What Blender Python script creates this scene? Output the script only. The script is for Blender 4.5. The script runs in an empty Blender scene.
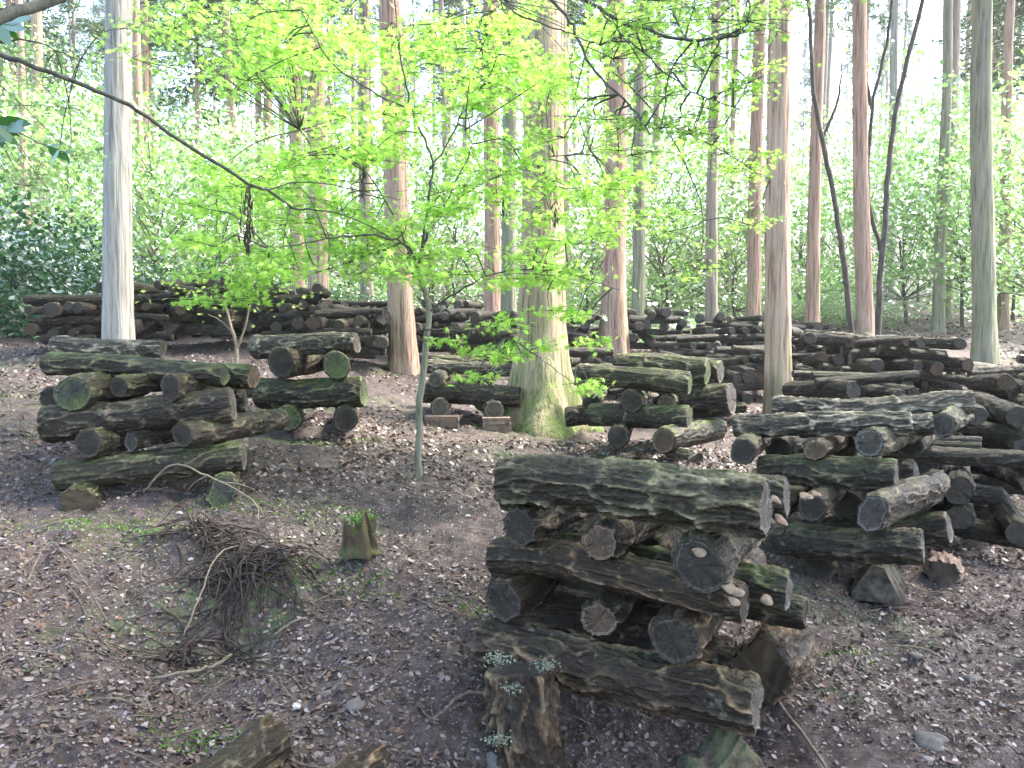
import bpy, math, random
import numpy as np
from mathutils import Vector, Matrix
R = math.radians
random.seed(7); rng = np.random.default_rng(7)
scene = bpy.context.scene
COL = scene.collection

# ------------------------------------------------------------------ camera
F = 773.0; CAMZ = 1.45; PITCH = R(4.0)
cam_d = bpy.data.cameras.new('camera'); cam = bpy.data.objects.new('camera', cam_d); COL.objects.link(cam)
cam.location = (0, 0, CAMZ); cam.rotation_euler = (R(90) - PITCH, 0, 0)
cam_d.sensor_width = 36; cam_d.lens = 36 * F / 1024; cam_d.clip_end = 1000; cam_d.clip_start = 0.05
scene.camera = cam
def at(px, py, d):
    dx = (px - 512) / F; dy = (384 - py) / F
    return Vector((d * dx, d * (math.cos(PITCH) + dy * math.sin(PITCH)), CAMZ + d * (-math.sin(PITCH) + dy * math.cos(PITCH))))

# ------------------------------------------------------------------ noise
def _hash(ix, iy, iz, seed):
    h = (ix.astype(np.int64) * 374761393 + iy.astype(np.int64) * 668265263 + iz.astype(np.int64) * 2147483647 + seed * 974711) & 0xFFFFFFFF
    h = ((h ^ (h >> 13)) * 1274126177) & 0xFFFFFFFF
    h = ((h ^ (h >> 16)) * 2246822519) & 0xFFFFFFFF
    return ((h ^ (h >> 15)) & 0xFFFFFF) / float(0xFFFFFF) * 2 - 1
def noise3(p, seed=0):
    p = np.asarray(p, float); i = np.floor(p).astype(np.int64); f = p - i
    u = f * f * f * (f * (f * 6 - 15) + 10)
    x, y, z = i[..., 0], i[..., 1], i[..., 2]; ux, uy, uz = u[..., 0], u[..., 1], u[..., 2]
    def h(a, b, c): return _hash(x + a, y + b, z + c, seed)
    def L(a, b, t): return a + (b - a) * t
    return L(L(L(h(0,0,0), h(1,0,0), ux), L(h(0,1,0), h(1,1,0), ux), uy),
             L(L(h(0,0,1), h(1,0,1), ux), L(h(0,1,1), h(1,1,1), ux), uy), uz)
def fbm(p, seed=0, octs=3, gain=.5):
    s = 0; a = 1; p = np.asarray(p, float)
    for k in range(octs): s = s + a * noise3(p, seed + k * 17); p = p * 2.03; a *= gain
    return s

# ------------------------------------------------------------------ mesh builder
class MB:
    def __init__(s): s.v = []; s.n = 0; s.f = []
    def add(s, V, Fc, mi=0, smooth=True):
        V = np.asarray(V, float).reshape(-1, 3); Fc = np.asarray(Fc, np.int64)
        s.v.append(V); s.f.append((Fc + s.n, mi, smooth)); s.n += len(V)
    def addf(s, Fc, base, mi=0, smooth=True):
        s.f.append((np.asarray(Fc, np.int64) + base, mi, smooth))
    def mesh(s, name, mats, attr=None):
        me = bpy.data.meshes.new(name); V = np.concatenate(s.v)
        loops = np.concatenate([f.ravel() for f, _, _ in s.f]); tot = np.concatenate([np.full(len(f), f.shape[1]) for f, _, _ in s.f])
        st = np.concatenate([[0], np.cumsum(tot)[:-1]])
        me.vertices.add(len(V)); me.vertices.foreach_set('co', V.ravel())
        me.loops.add(len(loops)); me.loops.foreach_set('vertex_index', loops.astype(np.int32))
        me.polygons.add(len(tot)); me.polygons.foreach_set('loop_start', st.astype(np.int32)); me.polygons.foreach_set('loop_total', tot.astype(np.int32))
        me.polygons.foreach_set('material_index', np.concatenate([np.full(len(f), m) for f, m, _ in s.f]).astype(np.int32))
        me.polygons.foreach_set('use_smooth', np.concatenate([np.full(len(f), sm) for f, _, sm in s.f]))
        for m in (mats if isinstance(mats, (list, tuple)) else [mats]): me.materials.append(m)
        if attr is not None:
            at_ = me.attributes.new('ridge', 'FLOAT', 'POINT'); a_ = np.full(len(V), .5); a_[:len(attr)] = attr; at_.data.foreach_set('value', a_.astype(np.float32))
        me.update(calc_edges=True)
        return me
    def build(s, name, mats, parent=None): return link(name, s.mesh(name, mats), parent)
def link(name, me, parent=None):
    o = bpy.data.objects.new(name, me); COL.objects.link(o)
    if parent is not None: o.parent = parent
    return o
def tag(o, label=None, cat=None, group=None, kind=None):
    if label: o['label'] = label
    if cat: o['category'] = cat
    if group: o['group'] = group
    if kind: o['kind'] = kind
    return o
def empty(name, loc=(0, 0, 0), rz=0):
    o = bpy.data.objects.new(name, None); COL.objects.link(o); o.location = loc; o.rotation_euler = (0, 0, rz); return o
def grid_faces(nu, nv, wrap=True):
    i = np.arange(nu - 1)[:, None]; j = np.arange(nv if wrap else nv - 1)[None, :]; j2 = (j + 1) % nv
    return np.stack([i * nv + j, i * nv + j2, (i + 1) * nv + j2, (i + 1) * nv + j], -1).reshape(-1, 4)
def frames(P):
    P = np.asarray(P, float); T = np.gradient(P, axis=0); T /= np.linalg.norm(T, axis=1)[:, None] + 1e-9
    up = np.array([0, 0, 1.]) if abs(T[0, 2]) < .9 else np.array([1., 0, 0])
    A = []; a = np.cross(T[0], up); a /= np.linalg.norm(a)
    for t in T:
        a = a - t * a.dot(t); a /= np.linalg.norm(a) + 1e-9; A.append(a)
    A = np.array(A); return T, A, np.cross(T, A)
def tube(mb, P, rad, n=6, mi=0, rough=0, cap=True):
    P = np.array([list(p) for p in P], float); rad = np.broadcast_to(np.asarray(rad, float), (len(P),)).copy()
    T, A, B = frames(P); th = np.linspace(0, 2 * np.pi, n, endpoint=False)
    rr = rad[:, None] * (1 + rough * rng.normal(size=(len(P), n)))
    V = P[:, None, :] + rr[..., None] * (np.cos(th)[None, :, None] * A[:, None, :] + np.sin(th)[None, :, None] * B[:, None, :])
    b = mb.n; mb.add(V, grid_faces(len(P), n), mi)
    if cap: mb.addf([list(range(n))[::-1]], b, mi); mb.addf([[(len(P) - 1) * n + k for k in range(n)]], b, mi)
def smooth_path(P, k=6, jit=0):
    P = np.array([list(p) for p in P], float)
    if len(P) < 3: return np.array([P[0] + (P[-1] - P[0]) * t for t in np.linspace(0, 1, k)])
    Q = np.vstack([2 * P[0] - P[1], P, 2 * P[-1] - P[-2]]); out = []
    for i in range(1, len(Q) - 2):
        for t in np.linspace(0, 1, k, endpoint=False):
            a, b, c, d = Q[i - 1], Q[i], Q[i + 1], Q[i + 2]
            out.append(.5 * (2 * b + (c - a) * t + (2 * a - 5 * b + 4 * c - d) * t * t + (3 * b - a - 3 * c + d) * t ** 3))
    out.append(P[-1]); out = np.array(out)
    if jit: out[1:-1] += rng.normal(0, jit, out[1:-1].shape)
    return out
def unit(n): return n / (np.linalg.norm(n, axis=-1, keepdims=True) + 1e-9)
def leaves(mb, C, N, S, tmpl, bend=.15, mi=0, T=None):
    C = np.asarray(C, float); N = unit(np.asarray(N, float)); n = len(C); S = np.broadcast_to(S, (n,))
    t = rng.normal(size=(n, 3)) if T is None else np.asarray(T, float)
    t = unit(t - N * (t * N).sum(1, keepdims=True)); b = np.cross(N, t)
    tm = np.asarray(tmpl, float)
    V = C[:, None, :] + S[:, None, None] * (t[:, None, :] * tm[None, :, 0:1] + b[:, None, :] * tm[None, :, 1:2] - N[:, None, :] * (bend * (tm[:, 0] ** 2 + .6 * np.abs(tm[:, 1])))[None, :, None])
    K = len(tm); mb.add(V, np.arange(n * K).reshape(n, K), mi, False)
LANCE = [(-.5, 0), (-.1, .17), (.25, .13), (.5, 0), (.25, -.13), (-.1, -.17)]
OVAL = [(-.5, 0), (-.25, .25), (.15, .28), (.5, 0), (.15, -.28), (-.25, -.25)]
SLIM = [(-.5, 0), (0, .09), (.5, 0), (0, -.09)]
def maple_t():
    out = []
    for a, l in zip((-130, -80, -38, 0, 38, 80, 130), (.28, .42, .52, .6, .52, .42, .28)):
        out.append((l * math.cos(R(a)), l * math.sin(R(a))))
        if a < 130:
            m = a + (50 if abs(a) > 100 or a == 80 else 40) / 2; out.append((.15 * math.cos(R(m)), .15 * math.sin(R(m))))
    out.append((-.12, 0)); return out
MAPLE = maple_t()

# ------------------------------------------------------------------ materials
class NT:
    def __init__(s, name):
        s.m = bpy.data.materials.new(name); s.m.use_nodes = True; s.t = s.m.node_tree; s.t.nodes.clear()
        s.out = s.t.nodes.new('ShaderNodeOutputMaterial')
    def n(s, typ, props=None, **inp):
        nd = s.t.nodes.new('ShaderNode' + typ)
        for k, v in (props or {}).items(): setattr(nd, k, v)
        for k, v in inp.items(): s.set(nd, k, v)
        return nd
    def set(s, nd, k, v):
        key = k.replace('_', ' '); sock = nd.inputs[int(k[1:])] if k[0] == 'i' and k[1:].isdigit() else nd.inputs[key]
        if hasattr(v, 'bl_idname') and hasattr(v, 'outputs'): v = v.outputs[0]
        if isinstance(v, bpy.types.NodeSocket): s.t.links.new(v, sock)
        elif isinstance(v, (tuple, list)) and len(v) == 3 and sock.type == 'RGBA': sock.default_value = (*v, 1)
        else: sock.default_value = v
    def noise(s, vec, scale, detail=4, rough=.55, dist=0): return s.n('TexNoise', Vector=vec, Scale=scale, Detail=detail, Roughness=rough, Distortion=dist)
    def ramp(s, fac, stops, interp='LINEAR'):
        r = s.n('ValToRGB', Fac=fac); e = r.color_ramp.elements; r.color_ramp.interpolation = interp
        while len(e) < len(stops): e.new(.5)
        for q, (p, c) in zip(e, stops):
            q.position = p; q.color = (*c, 1) if isinstance(c, (tuple, list)) else (c, c, c, 1)
        return r
    def mix(s, fac, a, b, blend='MIX'):
        nd = s.n('Mix', {'data_type': 'RGBA', 'blend_type': blend}); s.set(nd, 'i0', fac); s.set(nd, 'i6', a); s.set(nd, 'i7', b); return nd.outputs[2]
    def math(s, op, a, b=0.0, clamp=False):
        nd = s.n('Math', {'operation': op, 'use_clamp': clamp}); s.set(nd, 'i0', a); s.set(nd, 'i1', b); return nd.outputs[0]
    def obj(s, scale=(1, 1, 1), rand=True):
        tc = s.n('TexCoord'); v = tc.outputs['Object']
        if rand:
            oi = s.n('ObjectInfo'); sc = s.n('VectorMath', {'operation': 'SCALE'}); cx = s.n('CombineXYZ', X=oi.outputs['Random'], Y=oi.outputs['Random'], Z=oi.outputs['Random'])
            s.set(sc, 'i0', cx.outputs[0]); s.set(sc, 'Scale', 37.0); ad = s.n('VectorMath', {'operation': 'ADD'}); s.set(ad, 'i0', v); s.set(ad, 'i1', sc.outputs[0]); v = ad.outputs[0]
        mp = s.n('Mapping', Vector=v, Scale=scale); return mp.outputs[0]
    def up(s):
        g = s.n('NewGeometry'); sx = s.n('SeparateXYZ', Vector=g.outputs['Normal']); return sx.outputs['Z']
    def bsdf(s, col, rough=.8, normal=None, spec=.3, **k):
        b = s.n('BsdfPrincipled', Base_Color=col, Roughness=rough); b.inputs['Specular IOR Level'].default_value = spec
        if normal is not None: s.set(b, 'Normal', normal)
        s.t.links.new(b.outputs[0], s.out.inputs[0]); return b
    def bump(s, h, strength=.5, dist=.01, prev=None):
        b = s.n('Bump', Height=h, Strength=strength, Distance=dist)
        if prev is not None: s.set(b, 'Normal', prev)
        return b.outputs[0]

def bark_mat(name, dark, light, moss=.5, mosscol=(.07, .09, .028), lich=.3, rough=.62, bd=.008):
    s = NT(name); v = s.obj((7, 26, 26)); v2 = s.obj((1, 1, 1)); fine = s.noise(s.obj((40, 120, 120)), 1, 4)
    n1 = s.noise(v, 1, 5, .6, .8); vo = s.n('TexVoronoi', {'feature': 'DISTANCE_TO_EDGE'}, Vector=v, Scale=1.2)
    h = s.math('ADD', s.math('MULTIPLY', n1, .6), s.math('MINIMUM', vo, .35))
    c = s.ramp(s.math('ADD', s.math('MULTIPLY', n1, .75), s.math('MULTIPLY', fine, .3)), [(.32, dark), (.52, tuple(.5 * (a + b) for a, b in zip(dark, light))), (.72, light)])
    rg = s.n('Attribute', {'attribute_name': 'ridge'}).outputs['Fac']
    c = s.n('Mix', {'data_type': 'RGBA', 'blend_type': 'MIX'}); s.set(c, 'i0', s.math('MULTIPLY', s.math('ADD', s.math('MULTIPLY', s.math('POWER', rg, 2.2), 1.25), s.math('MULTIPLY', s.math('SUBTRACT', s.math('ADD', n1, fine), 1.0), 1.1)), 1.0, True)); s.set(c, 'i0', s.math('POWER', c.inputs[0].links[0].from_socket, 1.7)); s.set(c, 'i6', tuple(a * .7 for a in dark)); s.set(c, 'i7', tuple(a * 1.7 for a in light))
    class _c: outputs = [c.outputs[2]]
    c = _c
    big = s.noise(v2, 5, 3)
    c2 = s.mix(s.ramp(big, [(.4, 0.0), (.75, .35)]), c.outputs[0], tuple(a * .4 for a in light))
    li = s.ramp(s.noise(v2, 28, 3, .6), [(.62, 0.0), (.68, lich)])
    c3 = s.mix(li, c2, (.24, .225, .16))
    m = s.math('MULTIPLY', s.ramp(s.up(), [(.25, 0.0), (.85, 1.0)]).outputs[0], s.math('MULTIPLY', s.ramp(s.noise(v2, 6, 5, .7), [(.40, 0.0), (.62, moss)]).outputs[0], s.ramp(rg, [(.15, .25), (.6, .95)]).outputs[0]))
    c4 = s.mix(m, c3, s.mix(s.ramp(s.noise(v2, 110, 4, .75), [(.38, 0.0), (.62, 1.0)]), tuple(a * .35 for a in mosscol), tuple(a * 1.7 for a in mosscol)))
    gr = s.noise(s.obj((1, 1, 1)), 170, 3, .7); nb = s.bump(h, 1.0, bd * 1.5); nb = s.bump(fine, 1.0, .006, nb); nb = s.bump(gr, .8, .0025, nb)
    s.bsdf(c4, s.ramp(n1, [(.3, rough - .12), (.7, rough + .15)]), nb, .28); return s.m
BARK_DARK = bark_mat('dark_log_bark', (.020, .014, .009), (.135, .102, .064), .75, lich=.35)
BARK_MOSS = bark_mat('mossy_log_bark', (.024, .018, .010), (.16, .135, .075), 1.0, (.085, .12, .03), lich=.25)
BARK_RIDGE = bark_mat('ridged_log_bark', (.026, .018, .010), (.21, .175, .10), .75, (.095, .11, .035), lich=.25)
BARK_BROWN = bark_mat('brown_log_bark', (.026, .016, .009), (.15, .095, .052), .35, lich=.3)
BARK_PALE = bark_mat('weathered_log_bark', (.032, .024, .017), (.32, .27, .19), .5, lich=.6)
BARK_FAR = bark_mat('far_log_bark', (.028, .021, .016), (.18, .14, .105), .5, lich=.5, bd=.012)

def end_mat(name, core, rim, moss=.0):
    s = NT(name); tc = s.n('TexCoord'); v = s.obj((1, 1, 1)); sx = s.n('SeparateXYZ', Vector=tc.outputs['Object'])
    y, z = sx.outputs['Y'], sx.outputs['Z']; r = s.math('SQRT', s.math('ADD', s.math('MULTIPLY', y, y), s.math('MULTIPLY', z, z)))
    nz = s.noise(v, 18, 4); rr = s.math('ADD', r, s.math('MULTIPLY', nz, .03))
    ring = s.n('TexWave', {'wave_type': 'BANDS', 'bands_direction': 'X'}, Vector=s.n('CombineXYZ', X=rr), Scale=55.0, Distortion=.6)
    ang = s.math('ARCTAN2', y, z); cr = s.noise(s.n('CombineXYZ', X=s.math('MULTIPLY', ang, 5.0), Y=s.math('MULTIPLY', r, 6.0), Z=s.n('ObjectInfo').outputs['Random']).outputs[0], 2.2, 3)
    crack = s.ramp(cr, [(.38, 1.0), (.42, 0.0)])
    c = s.mix(s.ramp(s.noise(v, 14, 5, .7), [(.35, 0.0), (.65, 1.0)]), core, tuple(a * 1.9 for a in core))
    c = s.mix(s.math('MULTIPLY', ring.outputs['Fac'], .5), c, tuple(a * .5 for a in core))
    c = s.mix(s.ramp(s.noise(v, 60, 3), [(.62, 0.0), (.7, .5)]), c, rim)
    if moss: c = s.mix(s.ramp(s.noise(v, 9, 4), [(.4, 0.0), (.6, moss)]), c, (.09, .12, .035))
    ra = s.n('Attribute', {'attribute_name': 'ridge'}).outputs['Fac']; c = s.mix(s.ramp(s.math('ADD', ra, s.math('MULTIPLY', s.math('SUBTRACT', nz, .5), .18)), [(.84, 0.0), (.88, .8), (.915, .75), (.93, .0), (.96, .0), (.98, .6)]), c, tuple(a * .8 for a in rim)); c = s.mix(s.math('MULTIPLY', crack, .8), c, (.012, .010, .009))
    nb = s.bump(s.math('SUBTRACT', s.noise(v, 90, 4), crack), .9, .006)
    s.bsdf(c, .75, nb, .3); return s.m
END_DARK = end_mat('dark_cut_end', (.026, .020, .014), (.12, .10, .075))
END_TAN = end_mat('tan_cut_end', (.07, .046, .028), (.30, .22, .15))
END_GREY = end_mat('grey_cut_end', (.058, .048, .037), (.26, .25, .22))
END_MOSS = end_mat('mossy_cut_end', (.035, .035, .026), (.18, .2, .1), .8)

def plain(name, c1, c2, scale=20, rough=.85, bump=.4, bd=.006, stretch=(1, 1, 1), moss=0, spec=.3, per_island=None):
    s = NT(name); v = s.obj(stretch); n = s.noise(v, scale, 5, .62)
    c = s.mix(s.ramp(n, [(.32, 0.0), (.68, 1.0)]), c1, c2)
    if moss: c = s.mix(s.math('MULTIPLY', s.ramp(s.up(), [(.0, 0.0), (.7, 1.0)]).outputs[0], s.ramp(s.noise(v, scale * .5, 4), [(.38, 0.0), (.58, moss)]).outputs[0]), c, (.08, .13, .03))
    s.bsdf(c, rough, s.bump(n, bump, bd), spec); return s.m
ROT_WOOD = plain('rotten_wood', (.022, .015, .010), (.095, .062, .034), 16, stretch=(1, 1, .25), bd=.015, moss=.6)
ROCK = plain('rock', (.07, .062, .055), (.17, .15, .13), 14, bd=.012)
TWIG = plain('dead_twig', (.07, .05, .038), (.2, .16, .12), 60)
TWIG_PALE = plain('pale_dead_twig', (.12, .09, .065), (.26, .205, .15), 60, moss=.35)
ROOT = plain('dark_root', (.014, .010, .008), (.06, .042, .033), 40)
BRANCH = plain('young_branch_bark', (.035, .035, .026), (.11, .105, .075), 40)
SAPLING = plain('sapling_bark', (.075, .075, .05), (.20, .19, .13), 30, stretch=(1, 1, .3))
DEADLEAF = plain('withered_leaf', (.03, .022, .014), (.09, .065, .04), 30)
LICHEN = plain('lichen', (.10, .105, .07), (.26, .28, .2), 60)
FUNGUS = plain('pale_mushroom', (.11, .075, .045), (.28, .21, .145), 30)

def leaf_mat(name, cols, trans=.5, gloss=.08, rough=.4, tcol=1.5):
    s = NT(name); g = s.n('NewGeometry'); oi = s.n('ObjectInfo')
    k = len(cols); r = s.ramp(g.outputs['Random Per Island'], [(i / (k - 1), c) for i, c in enumerate(cols)])
    hs = s.n('HueSaturation', Color=r.outputs[0], Value=s.math('ADD', .8, s.math('MULTIPLY', oi.outputs['Random'], .4)))
    d = s.n('BsdfDiffuse', Color=hs.outputs[0]); tc = s.mix(1.0, hs.outputs[0], (tcol * .87, tcol, tcol * .8), 'MULTIPLY')
    t = s.n('BsdfTranslucent', Color=tc); m = s.n('MixShader', Fac=trans, i1=d.outputs[0], i2=t.outputs[0])
    gl = s.n('BsdfGlossy', Color=(1, 1, 1), Roughness=rough); fr = s.n('Fresnel', IOR=1.4)
    m2 = s.n('MixShader', Fac=s.math('MULTIPLY', fr, gloss * 3.5, True), i1=m.outputs[0], i2=gl.outputs[0])
    s.t.links.new(m2.outputs[0], s.out.inputs[0]); return s.m
LEAF_MAPLE = leaf_mat('maple_leaf', [(.18, .33, .05), (.30, .47, .09), (.40, .54, .14), (.26, .43, .07)], .62, .03)
LEAF_MAPLE_DARK = leaf_mat('dark_maple_leaf', [(.09, .24, .03), (.14, .33, .04), (.22, .42, .06)], .5, .05)
LEAF_MINT = leaf_mat('understory_leaf', [(.10, .19, .06), (.20, .31, .11), (.29, .39, .16)], .5, .08)
LEAF_PALE = leaf_mat('pale_understory_leaf', [(.20, .33, .11), (.33, .44, .18), (.36, .42, .24)], .5, .08)
LEAF_SHRUB = leaf_mat('glossy_shrub_leaf', [(.025, .07, .03), (.045, .11, .045), (.08, .17, .06)], .25, .06, .4)
LEAF_FERN = leaf_mat('undergrowth_leaf', [(.10, .18, .08), (.17, .27, .12), (.24, .28, .17), (.3, .25, .2)], .4, .06)
LEAF_CEDAR = leaf_mat('cedar_needles', [(.03, .07, .025), (.055, .11, .035), (.10, .12, .045)], .3, .05)
MOSS_BLADE = leaf_mat('moss_blades', [(.06, .13, .02), (.11, .20, .035), (.16, .24, .06)], .3, .02)
LITTER = leaf_mat('fallen_leaf_litter', [(.045, .03, .026), (.09, .062, .052), (.15, .105, .085), (.06, .043, .038), (.17, .13, .105), (.08, .055, .045), (.34, .28, .25), (.10, .08, .072), (.17, .10, .06), (.07, .05, .04), (.13, .09, .065), (.05, .036, .028), (.09, .06, .04)], .1, .02, .5, 1)

def cedar_mat(name, dark, light, mossc, moss, mossh=1.2):
    s = NT(name); v = s.obj((34, 34, 1.6)); n = s.noise(v, 1, 6, .62, .3); n2 = s.noise(s.obj((90, 90, 5)), 1, 3)
    f = s.math('ADD', s.math('MULTIPLY', n, .7), s.math('MULTIPLY', n2, .32))
    c = s.ramp(f, [(.34, dark), (.52, tuple(.55 * (a + b) for a, b in zip(dark, light))), (.68, light)]).outputs[0]
    pl = s.noise(s.obj((5, 5, .6)), 1, 4)
    c = s.mix(s.ramp(pl, [(.42, 0.0), (.6, .5)]), c, tuple(a * .7 for a in light))
    tc = s.n('TexCoord'); z = s.n('SeparateXYZ', Vector=tc.outputs['Object']).outputs['Z']
    low = s.math('MULTIPLY', s.ramp(s.math('DIVIDE', z, mossh * 3), [(.0, 1.0), (1.0, .12)]).outputs[0], s.ramp(s.noise(s.obj((2.5, 2.5, 1)), 1.5, 5, .65), [(.52 - .2 * moss, 0.0), (.70 - .16 * moss, moss)]).outputs[0])
    c = s.mix(low, c, mossc)
    s.bsdf(s.mix(s.ramp(n, [(.36, .6), (.48, 0.0)]), c, tuple(a * .6 for a in dark)), .9, s.bump(f, 1.0, .03), .2); return s.m
CEDARS = [cedar_mat('cedar_bark_grey', (.19, .165, .145), (.46, .44, .40), (.22, .27, .15), .45),
          cedar_mat('cedar_bark_brown', (.17, .115, .085), (.60, .45, .33), (.12, .17, .045), 1.0, .5),
          cedar_mat('cedar_bark_red', (.20, .105, .07), (.54, .38, .30), (.17, .2, .08), .5),
          cedar_mat('cedar_bark_green', (.13, .125, .09), (.36, .34, .26), (.16, .19, .08), .6, 3),
          cedar_mat('cedar_bark_far', (.16, .12, .095), (.42, .34, .28), (.18, .24, .1), .5)]
CEDARS.append(cedar_mat('cedar_bark_tan', (.22, .135, .095), (.62, .45, .34), (.16, .2, .07), .6, .6))
DARK_TRUNK = plain('dark_broadleaf_bark', (.03, .026, .022), (.11, .095, .08), 20, stretch=(1, 1, .3))

# ------------------------------------------------------------------ terrain
CP = [(640,775,2.35),(525,780,2.3),(60,760,1.98),(250,765,2.13),(250,640,2.9),(250,545,3.5),(100,600,3.0),(380,600,3.2),(380,530,3.9),(150,495,4.1),
 (417,483,4.7),(460,600,3.0),(450,700,2.5),(890,602,3.95),(950,760,2.35),(1000,620,3.6),(960,548,5.0),(1015,540,5.2),(1024,484,6.6),(650,450,5.9),(700,470,5.2),
 (790,625,3.3),(540,434,7.0),(310,433,5.7),(470,428,6.8),(60,354,9.0),(309,354,9.6),(20,380,7.0),(403,372,9.5),(465,367,10.5),(490,340,15),(614,358,12),
 (745,362,12),(745,402,9.5),(820,382,11),(900,412,8.2),(1000,427,9),(960,388,12),(985,366,13),(935,332,18),(865,352,14),(750,338,17),(200,335,12),(100,330,14)]
PT = [tuple(at(*c)) for c in CP] + [(-4, 0, .35), (4, 0, .05), (0, 0, .03), (0, -4, 0), (-6, -4, .3), (6, -4, 0), (-9, 5, .9), (8, 4, 0), (12, 12, .6), (14, 6, .1), (-14, 10, 1.6)]
for x in (-50, -25, -8, 8, 25, 50): PT += [(x, 22, 2.0 if x < 0 else 1.8), (x, 35, 3.8), (x, 60, 7.5), (x, 100, 13), (x, 130, 17)]
PT = np.array(PT)
def _k(d2): return .5 * d2 * np.log(d2 + 1e-12)
_n = len(PT); _A = np.zeros((_n + 3, _n + 3)); _d = ((PT[:, None, :2] - PT[None, :, :2]) ** 2).sum(-1)
_A[:_n, :_n] = _k(_d) + np.eye(_n) * .15; _A[:_n, _n] = 1; _A[:_n, _n + 1:] = PT[:, :2]; _A[_n, :_n] = 1; _A[_n + 1:, :_n] = PT[:, :2].T
_w = np.linalg.solve(_A, np.concatenate([PT[:, 2], [0, 0, 0]]))
def ground(x, y):
    x = np.asarray(x, float); y = np.asarray(y, float); sh = x.shape; q = np.stack([x.ravel(), y.ravel()], -1); z = np.empty(len(q))
    for a in range(0, len(q), 20000):
        b = q[a:a + 20000]; z[a:a + 20000] = _k(((b[:, None] - PT[None, :, :2]) ** 2).sum(-1)) @ _w[:_n] + _w[_n] + b @ _w[_n + 1:]
    z = z.reshape(sh); p = np.stack([x, y, np.zeros_like(x)], -1)
    fade = 1 + np.clip((y - 12) / 20, 0, 5)
    for bx, by, bh, sx, sy in BUMPS: z = z + bh * np.exp(-((x - bx) / sx) ** 2 - ((y - by) / sy) ** 2)
    z = z + .035 * fbm(p * 1.6, 3, 3) * fade
    z = z + .018 * fbm(p * 8, 9, 4, .62) * np.clip(1.6 - y / 9, 0, 1)
    return z
BUMPS = [(-1.08, 3.14, .13, .28, .17), (-1.42, 3.35, .09, .22, .15), (-.62, 3.34, .07, .18, .14), (-1.15, 2.76, -.07, .45, .14), (-1.9, 3.3, .06, .3, .2), (-.5, 3.0, -.03, .4, .16), (-2.0, 3.0, .05, .35, .2), (.3, 2.4, -.03, .5, .3)]
def gz(x, y): return float(ground(np.array([x]), np.array([y]))[0])
def on_ground(px, d):   # point of the terrain at depth d under pixel column px
    p = at(px, 384, d); return Vector((p.x, p.y, gz(p.x, p.y)))

def make_ground():
    ys = [-5.0]
    while ys[-1] < 130: ys.append(ys[-1] + max(.022, .0085 * max(0, ys[-1] - 1) if ys[-1] > 1.2 else .2))
    ys = np.array(ys); u = np.linspace(-1, 1, 561); u = np.sign(u) * (np.abs(u) * .55 + .45 * np.abs(u) ** 3)
    Y, U = np.meshgrid(ys, u, indexing='ij'); X = U * (5.5 + 1.15 * np.clip(Y, 0, None))
    Z = ground(X, Y)
    mb = MB(); mb.add(np.stack([X, Y, Z], -1), grid_faces(len(ys), len(u), False)[:, ::-1])
    s = NT('forest_floor'); v = s.obj((1, 1, 1), False)
    f1 = s.noise(v, 1.3, 5, .6); f2 = s.noise(v, 14, 6, .7); f3 = s.noise(v, 75, 4, .7)
    c = s.ramp(f2, [(.3, (.021, .015, .013)), (.5, (.050, .037, .032)), (.72, (.115, .088, .075))]).outputs[0]
    vo = s.n('TexVoronoi', {}, Vector=v, Scale=62.0, Randomness=1.0)
    spk = s.math('MULTIPLY', s.ramp(vo.outputs['Distance'], [(.18, 1.0), (.32, 0.0)]).outputs[0], s.math('GREATER_THAN', s.n('SeparateColor', Color=vo.outputs['Color']).outputs[0], .72))
    c = s.mix(s.math('MULTIPLY', spk, .7), c, (.30, .25, .235))
    c = s.mix(s.ramp(f3, [(.55, 0.0), (.68, .6)]), c, (.17, .125, .11))
    mm = s.math('MULTIPLY', s.ramp(s.noise(v, .9, 4, .6), [(.56, 0.0), (.66, 1.0)]).outputs[0], s.ramp(s.noise(v, 16, 4, .7), [(.45, 0.0), (.58, .75)]).outputs[0])
    c = s.mix(mm, c, (.065, .095, .03))
    nb = s.bump(f2, .6, .03); nb = s.bump(f3, .7, .008, nb); nb = s.bump(spk, .5, .004, nb)
    s.bsdf(c, .78, nb, .3)
    o = mb.build('forest_floor', s.m); o['kind'] = 'structure'; return o
make_ground()

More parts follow.
